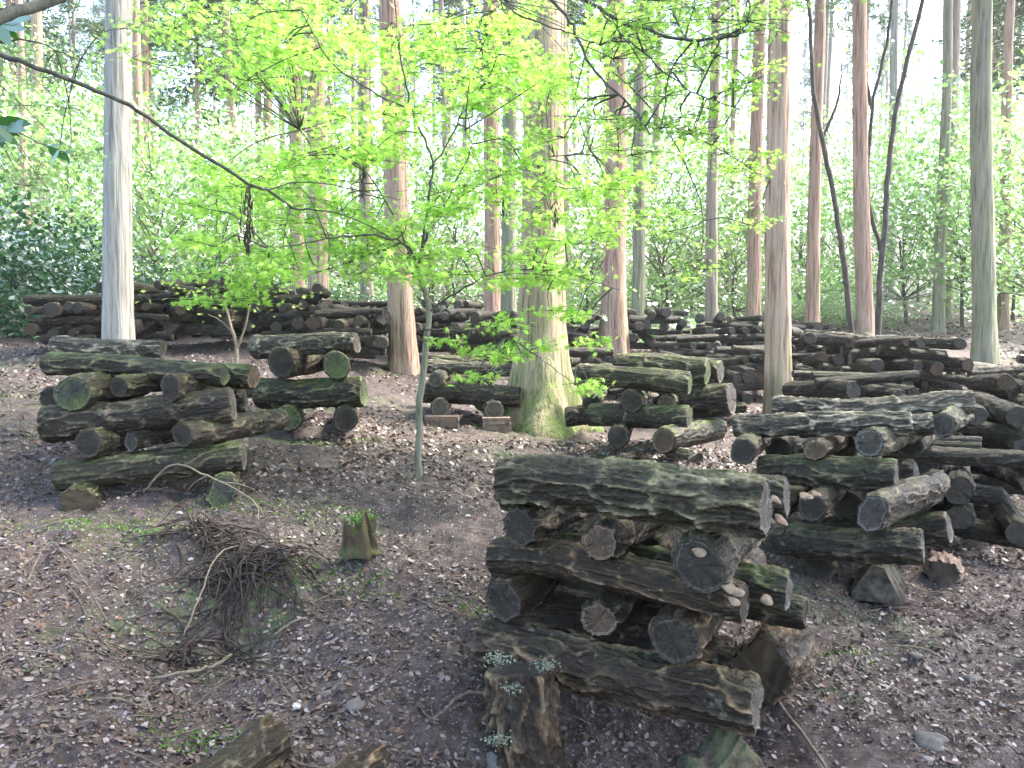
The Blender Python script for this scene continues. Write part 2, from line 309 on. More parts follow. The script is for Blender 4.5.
# ------------------------------------------------------------------ logs
def log_surface(L, r0, r1, nl, na, seed, amp, bend=.0, oval=0.):
    rs = np.random.default_rng(seed); t = np.linspace(0, 1, nl); t = .5 + .5 * np.sign(t - .5) * np.abs(2 * t - 1) ** .85
    th = np.linspace(0, 2 * np.pi, na, endpoint=False); x = (t - .5) * L
    r = (r0 + (r1 - r0) * t)[:, None] * np.ones((1, na))
    ph = rs.uniform(0, 6.28); X = np.repeat(x[:, None], na, 1)
    y = r * np.cos(th); z = r * np.sin(th); off = rs.uniform(0, 50)
    P = np.stack([X + off, y + off, z], -1)
    lump = fbm(P * np.array([3.2, 5, 5]), seed, 2) * .055 * r
    W = P + .022 * np.stack([noise3(P * 8, seed + 5), noise3(P * 8, seed + 6), noise3(P * 8, seed + 7)], -1)
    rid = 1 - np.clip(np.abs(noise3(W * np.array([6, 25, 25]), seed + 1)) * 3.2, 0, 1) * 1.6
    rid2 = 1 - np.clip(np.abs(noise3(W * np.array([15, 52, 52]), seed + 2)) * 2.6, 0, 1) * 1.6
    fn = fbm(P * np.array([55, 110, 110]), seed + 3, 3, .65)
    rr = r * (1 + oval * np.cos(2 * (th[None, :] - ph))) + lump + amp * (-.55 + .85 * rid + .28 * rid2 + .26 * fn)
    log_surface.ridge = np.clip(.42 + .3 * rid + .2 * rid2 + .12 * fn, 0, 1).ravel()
    e = np.minimum(t, 1 - t) * L; rr *= (1 - .10 * np.exp(-e / .006))[:, None]
    by = bend * np.sin(np.pi * t) * math.cos(ph) + .3 * bend * np.sin(2.3 * np.pi * t + ph); bz = bend * np.sin(np.pi * t) * math.sin(ph)
    by -= by[0] + (by[-1] - by[0]) * t; bz -= bz[0] + (bz[-1] - bz[0]) * t
    V = np.stack([X + .006 * np.sign(X) * noise3(np.stack([X * 0, y * 12, z * 12], -1), seed) * (np.exp(-e / .02))[:, None], rr * np.cos(th) + by[:, None], rr * np.sin(th) + bz[:, None]], -1)
    return V
def end_disc(mb, ring, sx, seed, mi=0):
    c = ring.mean(0); na = len(ring); K = 9; f = np.array([1, .96, .92, .86, .75, .5, .3, .12]); end_disc.a = np.repeat(f, na)
    V = c + (ring - c)[None] * f[:, None, None]
    V[1:, :, 0] -= sx * .004; V[1:, :, 0] += .003 * noise3(V[1:] * 45, seed)
    b = mb.n; fc = grid_faces(K - 1, na)
    mb.add(V, fc if sx > 0 else fc[:, ::-1], mi); mb.add([c - [sx * .004, 0, 0]], np.array([[0, 0, 0]])[:0].reshape(0, 3), mi)
    j = np.arange(na); j2 = (j + 1) % na; tri = np.stack([(K - 2) * na + j, (K - 2) * na + j2, np.full(na, (K - 1) * na)], -1)
    mb.addf(tri if sx > 0 else tri[:, ::-1], b, mi)
def log_meshes(L, r0, r1, nl, na, seed, amp, mats, bend=0., oval=0., split=True, name='log'):
    V = log_surface(L, r0, r1, nl, na, seed, amp, bend, oval); mb = MB(); mb.add(V, grid_faces(nl, na)[:, ::-1])
    if split:
        e0, e1 = MB(), MB(); end_disc(e0, V[0], -1, seed); end_disc(e1, V[-1], 1, seed)
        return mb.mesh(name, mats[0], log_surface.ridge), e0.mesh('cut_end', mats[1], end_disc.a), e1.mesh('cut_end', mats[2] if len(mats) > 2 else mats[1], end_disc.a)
    end_disc(mb, V[0], -1, seed, 1); end_disc(mb, V[-1], 1, seed, 1)
    return mb.mesh(name, list(mats), log_surface.ridge)
def orient(o, p0, p1, roll=None):
    d = (p1 - p0).normalized(); q = d.to_track_quat('X', 'Z')
    o.rotation_mode = 'QUATERNION'; from mathutils import Quaternion
    o.rotation_quaternion = q @ Quaternion((1, 0, 0), random.uniform(0, 6.28) if roll is None else roll); o.location = (p0 + p1) / 2
_lid = [0]; NLOGS = [0]
def log_between(p0, p1, r0, r1, label, group, mats=(BARK_DARK, END_DARK), res=(120, 64), amp=.005, bend=.012, oval=.04, name='log'):
    _lid[0] += 1; NLOGS[0] += 1; L = (p1 - p0).length
    a, e0, e1 = log_meshes(L, r0, r1, res[0], res[1], 100 + _lid[0], amp, mats, bend, oval)
    o = link(name, a); orient(o, p0, p1); tag(o, label, 'log', group)
    link('cut_end', e0, o); link('cut_end', e1, o); return o
def A(x0, y0, d0, w0, x1, y1, d1, w1, label, group, **k):   # a log seen lengthwise, both ends given
    return log_between(at(x0, y0, d0), at(x1, y1, d1), w0 * d0 / F / 2, w1 * d1 / F / 2, label, group, **k)
def B(x, y, d, w, yaw, L, label, group, rise=0., taper=.92, **k):      # a log seen end-on, running away at yaw degrees to the right
    p = at(x, y, d); q = p + Vector((math.sin(R(yaw)) * L, math.cos(R(yaw)) * L, rise)); r = w * d / F / 2
    return log_between(p, q, r, r * taper, label, group, **k)

def mushroom(parent, wp, r, tilt=(0, 0, 1), mat=FUNGUS):
    r *= .8; tilt = (tilt[0] + random.gauss(0, .2), tilt[1] * .6, tilt[2] + .5)
    mb = MB(); n = 20; prof = [(0, .42), (.3, .40), (.62, .30), (.88, .12), (1, -.02), (.97, -.10), (.7, -.08), (.35, -.05), (.22, -.1), (.2, -.5), (.22, -.7), (0, -.72)]
    th = np.linspace(0, 2 * np.pi, n, endpoint=False); sd = random.randint(0, 99)
    V = np.array([[(q * (1 + .12 * math.sin(3 * a + sd)) * math.cos(a), q * (1 + .1 * math.sin(2 * a + sd)) * math.sin(a), z + .08 * q * math.sin(2 * a + sd)) for a in th] for q, z in prof]) * r
    mb.add(V, grid_faces(len(prof), n)[:, ::-1]); me = mb.mesh('mushroom', mat); o = link('mushroom', me, parent)
    bpy.context.view_layer.update()
    q = Vector(tilt).normalized().to_track_quat('Z', 'Y').to_matrix().to_4x4(); o.matrix_world = Matrix.Translation(wp) @ q

G1 = 'logs of the stack nearest the camera'; H = dict(res=(300, 150), amp=.0065)
M = lambda b, e, e2=None: dict(mats=(b, e, e2 or e))
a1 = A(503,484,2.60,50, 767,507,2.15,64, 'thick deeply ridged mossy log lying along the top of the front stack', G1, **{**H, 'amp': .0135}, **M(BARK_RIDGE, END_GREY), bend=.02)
a2 = A(540,480,2.85,40, 787,498,2.40,44, 'log half hidden behind the thick ridged log topping the front stack', G1, **H, **M(BARK_MOSS, END_GREY))
mushroom(a2, at(781, 520, 2.28), .028, (.6, -.7, .4)); mushroom(a2, at(776, 500, 2.28), .022, (.5, -.8, .4))
b1 = B(519,527,2.52,43, 29, .92, 'dark round-ended log under the left end of the top front log', G1, **H, **M(BARK_DARK, END_DARK))
b2 = B(599,543,2.37,42, 33, .90, 'log with tan-hearted cut end in the middle under the top front log', G1, **H, **M(BARK_DARK, END_TAN))
b3 = B(699,566,2.16,60, 30, .95, 'wide dark-ended log with small pale mushroom above it on the front stack', G1, **H, oval=.07, **M(BARK_DARK, END_DARK))
mushroom(b3, at(699, 552, 2.14), .026, (0, -.8, .6))
a3 = A(494,556,2.70,38, 745,603,2.22,42, 'brown bent log in mid front stack with mushrooms at its right end', G1, **H, **M(BARK_BROWN, END_DARK), bend=.03)
for x, y, r in ((729, 588, .026), (738, 592, .022), (734, 601, .022)): mushroom(a3, at(x, y, 2.13), r, (.2, -.9, .4))
a4 = A(539,549,2.84,42, 789,592,2.36,42, 'green-topped log behind the mushroomed log, its right end jutting out', G1, **H, **M(BARK_MOSS, END_GREY))
mushroom(a4, at(767, 600, 2.30), .024, (.1, -.95, .3))
a4b = A(565,575,2.92,36, 805,614,2.46,32, 'slim dark log jutting furthest right from the front stack', G1, **H, **M(BARK_DARK, END_DARK))
b4 = B(504,601,2.62,47, 27, .88, 'brownish end-on log at the far left of the front stack, second tier', G1, **H, **M(BARK_BROWN, END_DARK))
b5 = B(598,620,2.42,43, 31, .9, 'end-on log with scarred tan rim at centre of the front stack', G1, **H, **M(BARK_DARK, END_TAN), oval=.1)
b6 = B(674,641,2.25,56, 30, .93, 'round blackish cut end with pale ragged rim above the lowest front log', G1, **H, **M(BARK_BROWN, END_DARK))
a5 = A(486,640,2.69,52, 757,706,2.21,62, 'thick brown furrowed log lying lowest along the front stack', G1, **{**H, 'amp': .0115}, **M(BARK_BROWN, END_GREY), bend=.02)
a6 = A(520,616,3.05,40, 735,660,2.62,42, 'shaded lowest log at the back of the front stack', G1, **H, **M(BARK_BROWN, END_DARK))

for q in ((562,533,2.98,32,'shaded'),(650,552,2.78,34,'half-lit')): B(*q[:4], 30, .7, q[4] + ' inner log seen in the upper gap of the front stack', G1, res=(120, 80), amp=.007, **M(BARK_DARK, END_DARK))
for q in ((552,600,2.98,40,'shaded left'),(636,612,2.80,40,'dim middle')): B(*q[:4], 30, .7, q[4] + ' inner log seen in the lower gap of the front stack', G1, res=(120, 80), amp=.007, **M(BARK_DARK, END_DARK))
A(500,572,3.0,44, 700,612,2.66,44, 'shaded rear log filling the gap low in the front stack', G1, res=(120, 80), amp=.007, **M(BARK_DARK, END_DARK))
# supports under the front stack
def lump(name, c, size, label, cat, mat, seed, group=None, n=28, rough=.18, flat=0, squash=1., tilt=(0, 0, 0)):
    th = np.linspace(0, 2 * np.pi, n * 2, endpoint=False); ph = np.linspace(.02, np.pi - .02, n)
    V = np.array([[(math.sin(p) * math.cos(t), math.sin(p) * math.sin(t), math.cos(p)) for t in th] for p in ph])
    if flat: V = np.sign(V) * np.abs(V) ** (1 - flat)
    V = V * (1 + rough * fbm(V * 1.4 + seed, seed, 4, .55)[..., None]); V = V * np.array(size)
    mb = MB(); mb.add(V, grid_faces(n, n * 2)[:, ::-1]); mb.addf([list(range(n * 2))], 0); mb.addf([[(n - 1) * n * 2 + k for k in range(n * 2)][::-1]], 0)
    o = mb.build(name, mat); o.location = c; o.rotation_euler = tilt; tag(o, label, cat, group); return o
def post(name, p0, p1, r0, r1, label, group=None, mats=(ROT_WOOD, END_DARK), amp=.012, res=(90, 90), oval=.15, cat='support block'):
    _lid[0] += 1; a, e0, e1 = log_meshes((p1 - p0).length, r0, r1, res[0], res[1], 500 + _lid[0], amp, mats, .01, oval)
    o = link(name, a); orient(o, p0, p1); tag(o, label, cat, group); link('cut_end', e0, o); link('cut_end', e1, o); return o
GS = 'supports under the log stacks'
SUP = plain('support_wood', (.02, .015, .012), (.10, .075, .052), 22, bd=.012, moss=.3)
sl = post('support_block', at(532, 800, 2.34), at(520, 668, 2.36), .125, .10, 'squat dark stump with yellow and white lichen under the front stack', GS, (BARK_BROWN, END_DARK), .016)
bpy.context.view_layer.update()
for cx, cy, k, sp in ((500, 658, 160, .022), (545, 664, 120, .02), (498, 740, 160, .018), (512, 688, 90, .014)):
    mb = MB(); c = np.array(at(cx, cy, 2.25 if cy > 600 else 2.3)); q = c + rng.normal(size=(k, 3)) * np.array([sp, .012, sp * .5])
    leaves(mb, q, rng.normal(size=(k, 3)) + [0, -1, .6], rng.uniform(.003, .010, k), OVAL)
    lo = mb.build('lichen', LICHEN, sl); lo.matrix_parent_inverse = sl.matrix_world.inverted()
post('support_block', at(700, 790, 2.22), at(738, 742, 2.3), .085, .08, 'pale split block under the right end of the lowest front log', GS, (SUP, END_GREY))
p_ = at(757, 668, 2.52); post('support_block', p_ + Vector((0, 0, -.02)), p_ + Vector((.16, .2, -.02)), .125, .12, 'rounded brown-grey stump end behind the right side of front stack', GS, (BARK_BROWN, ROT_WOOD), .016)
post('support_block', at(640, 790, 2.5), at(640, 752, 2.5), .05, .045, 'small upright peg in the shade beneath the front stack', GS, (SUP, END_GREY))

G0 = 'logs of the mossy stack on the left'; Q = dict(res=(150, 84), amp=.006)
A(53,346,5.2,21, 163,349,5.2,20, 'pale-ridged short log highest and furthest back on the left mossy stack', G0, **Q, **M(BARK_PALE, END_GREY))
A(48,363,4.35,25, 224,375,4.25,25, 'long sagging mossy log across the top of the left stack', G0, **Q, **M(BARK_MOSS, END_MOSS), bend=.025)
A(120,370,4.7,24, 254,377,4.5,25, 'mossy log behind the long sagging one, poking out right', G0, **Q, **M(BARK_MOSS, END_TAN))
B(72,394,4.0,40, -4, .9, 'biggest end-on log with wide mossy end on the left stack', G0, **Q, **M(BARK_MOSS, END_MOSS))
B(118,387,4.1,24, 12, .9, 'small green-topped end-on log between two larger in upper left stack', G0, **Q, **M(BARK_MOSS, END_DARK))
B(170,389,4.05,26, 8, .85, 'knobbly end-on log at upper right of the left stack', G0, **Q, **M(BARK_DARK, END_DARK), oval=.15)
B(50,398,4.5,24, 5, .8, 'log barely showing at the left edge of the left stack', G0, **Q, **M(BARK_DARK, END_DARK))
A(43,424,4.05,36, 233,403,4.2,34, 'thick dark log slanting across the middle of the left stack', G0, **{**Q, 'amp': .008}, **M(BARK_DARK, END_GREY))
A(110,412,4.6,26, 246,401,4.7,24, 'log behind the thick dark slanting one of the left stack', G0, **Q, **M(BARK_DARK, END_GREY))
B(88,444,3.95,32, 6, .85, 'end-on log at lower left, above the yellowish bottom log', G0, **Q, **M(BARK_MOSS, END_DARK))
B(131,442,4.05,20, 22, .8, 'small bluish-ended log in the lower middle of the left stack', G0, **Q, **M(BARK_DARK, END_GREY))
B(182,435,4.0,30, 22, .8, 'end-on log at lower right of the left stack, orange-rimmed', G0, **Q, **M(BARK_DARK, END_DARK))
A(56,477,4.0,33, 244,456,4.2,34, 'yellow-green striped bottom log of the left stack', G0, **{**Q, 'amp': .008}, **M(BARK_MOSS, END_GREY))
A(100,470,4.6,30, 250,462,4.7,30, 'bottom log at the back of the left stack', G0, **Q, **M(BARK_DARK, END_DARK))
post('support_block', at(80, 503, 3.85), at(108, 486, 4.5), .09, .085, 'rotten mossy stub propping the left stack at its left', GS, (BARK_MOSS, ROT_WOOD))
post('support_block', at(222, 492, 3.95), at(230, 476, 4.7), .09, .085, 'mossy green stub propping the left stack at its right', GS, (BARK_MOSS, END_MOSS))

G0b = 'logs of the small open stack left of the sapling'
A(254,348,5.8,25, 357,343,5.6,22, 'straight pale log on top of the small open stack', G0b, **Q, **M(BARK_PALE, END_GREY))
B(281,363,5.45,31, 4, .9, 'upper left end-on log of the small open stack, dark face', G0b, **Q, **M(BARK_DARK, END_DARK))
B(337,366,5.45,29, -14, .9, 'upper right end-on log of the small open stack, greenish face', G0b, **Q, **M(BARK_MOSS, END_MOSS))
A(257,393,5.65,30, 364,392,5.55,30, 'mossy-topped log across the middle of the small open stack', G0b, **Q, **M(BARK_MOSS, END_MOSS))
B(289,418,5.45,27, -16, .9, 'lower left mossy end-on log of the small open stack', G0b, **Q, **M(BARK_MOSS, END_MOSS))
B(346,419,5.45,26, -12, .9, 'lower right end-on log with a cracked face, small open stack', G0b, **Q, **M(BARK_DARK, END_DARK))
A(200,386,6.4,22, 262,388,6.3,20, 'log lying behind between the left stack and the small open stack', G0b, **Q, **M(BARK_MOSS, END_DARK))

Gc = 'logs of the stack between sapling and big trunk'
A(426,366,7.2,15, 520,371,7.2,15, 'top front log of the stack between sapling and big trunk', Gc, **Q, **M(BARK_PALE, END_GREY))
A(432,361,7.7,14, 524,365,7.6,14, 'top rear log of the stack between sapling and big trunk', Gc, **Q, **M(BARK_MOSS, END_GREY))
B(435,380,6.8,16, 4, .9, 'small round end at upper left of stack right of the sapling', Gc, **Q, **M(BARK_PALE, END_GREY))
B(462,383,6.9,13, 10, .9, 'thin end-on log in upper middle of the stack by the sapling', Gc, **Q, **M(BARK_DARK, END_GREY))
B(485,384,6.9,13, 2, .9, 'thin end-on log near the big trunk in the sapling-side stack', Gc, **Q, **M(BARK_DARK, END_GREY))
A(423,393,7.0,21, 520,397,6.9,21, 'long dark log with an orange patch left of the big trunk', Gc, **Q, **M(BARK_DARK, END_DARK))
B(440,408,6.75,20, -5, .9, 'left round grey end at bottom of stack beside the sapling', Gc, **Q, **M(BARK_PALE, END_GREY))
B(494,410,6.75,21, -10, .9, 'right grey end at bottom of stack just left of big trunk', Gc, **Q, **M(BARK_PALE, END_GREY))
BLOCKW = plain('block_wood', (.10, .065, .05), (.24, .17, .13), 20)
def block(c, sx, sy, sz, label, rz=0.):
    mb = MB(); b = [(-1,-1),(1,-1),(1,1),(-1,1)]; V = [[(x * sx / 2, y * sy / 2, z) for x, y in b] for z in np.linspace(-sz / 2, sz / 2, 5)]
    V = np.array(V); V += .006 * rng.normal(size=V.shape); mb.add(V, grid_faces(5, 4), 0, False); mb.addf([[3, 2, 1, 0]], 0, 0, False); mb.addf([[16, 17, 18, 19]], 0, 0, False)
    o = mb.build('support_block', BLOCKW); o.location = c; o.rotation_euler = (0, 0, rz); tag(o, label, 'support block', GS)
block(at(443, 423, 6.75), .28, .2, .13, 'left reddish wooden block under the stack beside the sapling')
block(at(497, 424, 6.75), .24, .2, .12, 'right reddish wooden block under the stack beside the sapling')

Gm = 'logs of the green-topped stack right of the big trunk'
A(594,375,5.75,24, 690,384,5.45,25, 'bright mossy log on top front of the green-topped middle stack', Gm, **Q, **M(BARK_MOSS, END_MOSS))
A(616,366,6.15,25, 708,372,5.8,27, 'bright mossy log on top middle of the green-topped stack', Gm, **Q, **M(BARK_MOSS, END_MOSS))
A(632,364,6.5,22, 721,372,6.1,24, 'top rear log with grey end showing on the green-topped stack', Gm, **Q, **M(BARK_MOSS, END_GREY))
A(578,372,6.8,16, 640,370,6.6,18, 'short grey log behind and left of the green-topped stack', Gm, **Q, **M(BARK_PALE, END_GREY))
B(631,401,5.5,25, 14, .9, 'rough-faced end-on log under the front mossy log, middle stack', Gm, **Q, **M(BARK_DARK, END_DARK))
x = B(666,403,5.5,19, 20, .9, 'small end-on log with a pale mushroom on the middle stack', Gm, **Q, **M(BARK_MOSS, END_TAN)); mushroom(x, at(654, 395, 5.4), .04, (0, -.6, .8))
B(592,403,6.0,20, 10, .9, 'dim end-on log at the upper left of the middle stack', Gm, **Q, **M(BARK_DARK, END_DARK))
A(590,415,5.75,24, 690,418,5.4,26, 'olive log lying through the middle of the green-topped stack', Gm, **Q, **M(BARK_MOSS, END_MOSS))
A(660,402,6.1,32, 732,399,5.75,32, 'thick black log with grey end on right of the middle stack', Gm, **Q, **M(BARK_DARK, END_GREY))
A(566,417,6.4,20, 620,414,6.3,20, 'dark log reaching left towards the big trunk from middle stack', Gm, **Q, **M(BARK_DARK, END_DARK))
B(618,437,5.4,24, 12, .9, 'bottom left end-on log of the green-topped middle stack', Gm, **Q, **M(BARK_DARK, END_DARK))
B(663,441,5.25,28, 40, .85, 'bottom tan-faced log slanting back to the right, middle stack', Gm, **Q, **M(BARK_MOSS, END_TAN))
A(668,453,5.35,12, 699,458,5.1,13, 'short thin hollow log on the ground before the middle stack', Gm, **Q, **M(BARK_PALE, END_DARK))

G2 = 'logs of the large stack on the right'
A(733,426,4.30,26, 912,424,3.98,26, 'long pale-topped log across the top front of the right stack', G2, **{**Q, 'amp': .009}, **M(BARK_PALE, END_GREY))
A(772,406,4.80,22, 974,402,4.40,25, 'long log rising to the right along the back of right stack top', G2, **{**Q, 'amp': .009}, **M(BARK_PALE, END_GREY), bend=.03)
A(800,428,4.45,24, 933,424,4.15,23, 'short pale log wedged behind the right end of the top log', G2, **Q, **M(BARK_PALE, END_GREY))
B(943,425,4.15,26, 38, .7, 'end-on log with a cracked grey face at right stack top corner', G2, **Q, **M(BARK_MOSS, END_GREY))
B(743,452,4.02,28, 26, .9, 'black-faced end-on log at upper left of the right stack', G2, **Q, **M(BARK_DARK, END_DARK))
B(815,451,3.95,24, 34, .85, 'scabby brown end-on log, second from left near right stack top', G2, **Q, **M(BARK_BROWN, END_TAN), oval=.15)
B(869,443,3.85,31, 42, .9, 'bluish-faced mossy log slanting right near the right stack top', G2, **Q, **M(BARK_MOSS, END_GREY))
A(760,470,4.2,32, 897,477,3.82,36, 'thick mossy grey log across the upper middle of the right stack', G2, **{**Q, 'amp': .009}, **M(BARK_MOSS, END_GREY))
A(800,474,4.6,26, 916,472,4.2,27, 'dark log behind the thick mossy one in the right stack', G2, **Q, **M(BARK_DARK, END_GREY))
x = B(812,508,3.75,30, 32, .85, 'mid right-stack end-on log crowned with a pinkish mushroom', G2, **Q, **M(BARK_DARK, END_DARK)); mushroom(x, at(806, 496, 3.68), .04, (0, -.6, .8)); mushroom(x, at(816, 494, 3.7), .03, (0, -.5, .8))
B(872,513,3.62,37, 46, .9, 'big grey-faced log lying askew in the lower right stack', G2, **Q, **M(BARK_DARK, END_GREY), oval=.18)
A(775,538,4.0,34, 924,547,3.62,36, 'thick dark log across the bottom of the right stack', G2, **{**Q, 'amp': .009}, **M(BARK_DARK, END_GREY))
A(800,535,4.5,30, 950,528,4.0,32, 'bottom back log with mossy end jutting right of right stack', G2, **Q, **M(BARK_DARK, END_GREY))
for i, q in enumerate(((778,450,4.4,28,'upper left'),(843,446,4.35,28,'upper middle'),(910,446,4.4,26,'upper right'),(846,504,4.15,30,'lower middle'),(918,500,4.1,30,'lower right'),(775,508,4.2,28,'lower left'))): B(*q[:4], 36, .7, 'dim inner log in the %s gap of the right stack' % q[4], G2, res=(80, 48), amp=.006, **M(BARK_DARK, END_DARK))
def tent(c, w, l, h, rz, label):
    mb = MB(); n = 10; prof = [(-w / 2, 0), (-w * .42, .25 * h), (-w * .05, h), (w * .08, h), (w * .5, 0)]
    V = np.array([[(x, y, z) for x, z in prof] for y in np.linspace(-l / 2, l / 2, n)]); V += .011 * rng.normal(size=V.shape)
    mb.add(V, grid_faces(n, 5), 0, True); mb.addf([[0, 1, 2, 3, 4]], 0, 0, False); mb.addf([[(n - 1) * 5 + k for k in (4, 3, 2, 1, 0)]], 0, 0, False)
    o = mb.build('support_block', plain('split_support', (.03, .024, .018), (.15, .12, .09), 24, moss=.2)); o.location = c; o.rotation_euler = (0, 0, rz); tag(o, label, 'support block', GS); return o
p = at(888, 598, 3.85); tent(Vector((p.x, p.y + .1, p.z - .01)), .25, .3, .17, R(-30), 'yellow-lichened wedge under the right end of the right stack')
p = at(815, 590, 4.0); p.z = gz(p.x, p.y) + .05; post('support_block', p, p + Vector((.12, .24, 0)), .085, .09, 'shaded round block under the left end of the right stack', GS, (SUP, END_DARK))
p = at(942, 580, 4.2); p.z = gz(p.x, p.y) + .06; post('support_block', p, p + Vector((.12, .2, .0)), .09, .08, 'rounded reddish block propping the back of the right stack', GS, (BLOCKW, SUP))

# two logs lying on the ground in the near left corner
A(185,800,1.86,58, 276,738,2.12,52, 'cracked brown log lying on the ground in the bottom left', 'logs lying on the ground', **{**H, 'amp': .009}, **M(BARK_BROWN, END_DARK))
A(330,800,1.95,44, 383,757,2.1,36, 'small grey log end poking up at the bottom, left of front stack', 'logs lying on the ground', **{**H, 'amp': .009}, **M(BARK_BROWN, END_DARK))

# farther cribs, from shared log shapes
VAR = []
for k in range(10):
    b, e = [(BARK_FAR, END_GREY), (BARK_DARK, END_GREY), (BARK_PALE, END_GREY), (BARK_FAR, END_TAN), (BARK_MOSS, END_GREY)][k % 5]
    VAR.append(log_meshes(1.0, .5, .43 + .05 * random.random(), 60, 36, 900 + k, .035, (b, e), .08, .06, split=False))
ORD = ['top', 'second', 'third', 'fourth', 'fifth', 'sixth', 'seventh']
POS = {3: ['left', 'middle', 'right'], 4: ['leftmost', 'second', 'third', 'rightmost']}
LOW = []
for k in range(6):
    V = log_surface(1.0, .5, .43 + .05 * random.random(), 22, 14, 950 + k, .035, .08, .06); LOW.append(V)
REST = MB()
def rest_log(p0, p1, dm):
    V = random.choice(LOW); d = (p1 - p0); L = d.length; q = np.array(d.normalized().to_track_quat('X', 'Z').to_matrix()); a = random.uniform(0, 6.28); ca, sa = math.cos(a), math.sin(a)
    W = V * [L, dm, dm]; W = np.stack([W[..., 0], W[..., 1] * ca - W[..., 2] * sa, W[..., 1] * sa + W[..., 2] * ca], -1) @ q.T + np.array((p0 + p1) / 2)
    b = REST.n; n = len(W); mi = random.choice([0, 0, 1, 2]); REST.add(W, grid_faces(n, 14)[:, ::-1], mi)
    for r, sx in ((0, -1), (n - 1, 1)):
        c = W[r].mean(0); bb = REST.n; REST.add(np.concatenate([W[r], [c]]), np.array([[j, (j + 1) % 14, 14] if sx > 0 else [(j + 1) % 14, j, 14] for j in range(14)]), 3, False)
def crib(px, d, yaw, phrase, nl=6, dia=.125, L=.92, stuff=False, base=.10):
    c = on_ground(px, d); c.z += base; z = c.z; yaw = R(yaw)
    ax = Vector((math.cos(yaw), math.sin(yaw), 0)); ay = Vector((-math.sin(yaw), math.cos(yaw), 0)); g = 'logs of the ' + (phrase or '')
    for k in range(nl):
        isA = k % 2 == 0; dm = dia * random.uniform(.86, 1.14); lay = nl - 1 - k; nn = 3 if isA else 4
        offs = np.linspace(-.38, .36, nn) + rng.normal(0, .04, nn)
        for i, of in enumerate(offs):
            dd = dm * random.uniform(.66, 1.3) * (.9 if isA else 1.12); l = L * random.choice([1, 1, .9, .78]) * random.uniform(.9, 1.1); sl = random.gauss(0, .06)
            yw = random.gauss(0, .17); a, b = (ax, ay) if isA else (ay, ax); l *= .86 if isA else 1.06
            cc = c.copy(); cc.z = z + dm * .5; cc += b * float(of) + a * random.gauss(0, .08) - (ay * .07 if not isA else ay * 0)
            dr = (a * math.cos(yw) + b * math.sin(yw)); dr.z = sl; p0, p1 = cc - dr * l / 2, cc + dr * l / 2
            if stuff or (isA and i > 0 and not (k == nl - 1 and i == 1)): rest_log(p0, p1, dd); continue
            o = link('log', random.choice(VAR)); orient(o, p0, p1); o.scale = (l, dd, dd); NLOGS[0] += 1
            w = ['front', 'centre', 'rear'][i] if isA else POS[4][i]
            tag(o, f"{w} {'crosswise' if isA else 'end-on'} log, {ORD[lay]} layer of the {phrase}", 'log', g)
        z += dm * .9
CR = [ # px, depth, yaw, phrase, layers
 (84, 9.2, 6, 'stack just left of the pale grey trunk', 5), (150, 9.6, 2, 'far stack just right of the pale grey trunk', 6),
 (222, 9.9, -3, 'far row stack above the left mossy stack', 6), (296, 10.0, 4, 'far row stack behind the small open stack', 6), (352, 9.3, 8, 'far stack beside the small open stack', 5),
 (700, 8.3, -4, 'stack between green-topped stack and orange trunk', 5), (840, 9.9, -5, 'stack at foot of the slim red trunk', 6),
 (845, 7.0, 4, 'stack behind the top of the right stack', 5), (898, 8.4, 3, 'mid-distance stack behind the right stack', 6),
 (968, 6.0, -14, 'stack behind the right stack by path', 6), (938, 5.1, -26, 'second stack along the path edge', 5), (985, 8.6, 4, 'low stack before the green-grey trunk', 5),
 (1030, 6.9, -14, 'path-side stack at the right picture edge', 6), (745, 9.8, 3, 'stack behind the orange trunk', 5)]
for px, d, yw, ph, nl in CR: crib(px, d, yw, ph, nl)
for px, d, nl in [(125, 11, 4), (180, 11.4, 5), (250, 11.6, 5), (322, 11.9, 5), (150, 12.8, 4), (205, 13, 4), (265, 13.3, 5), (330, 13.6, 5), (385, 13.2, 5), (435, 10.7, 6), (492, 10.9, 6), (455, 12.4, 6), (520, 12.7, 5), (565, 9.2, 5), (560, 12, 6), (600, 13, 5), (655, 12.4, 6), (690, 10.6, 5),
                  (725, 11.8, 6), (770, 12.2, 5), (800, 11, 6), (850, 12, 5), (905, 10.8, 5), (955, 10.8, 4), (1010, 10.4, 4), (1060, 9.5, 5), (640, 9.6, 4), (800, 13.5, 4), (905, 12.8, 3), (1060, 12, 4)]:
    crib(px, d, random.gauss(0, 6), None, nl, stuff=True, dia=.115 if d > 10 else .12)
tag(REST.build('log_pile', [BARK_FAR, BARK_DARK, BARK_PALE, END_GREY]), 'farthest rows of criss-crossed dark logs filling the back of the clearing', 'log pile', kind='stuff')
print('LOGS', NLOGS[0])

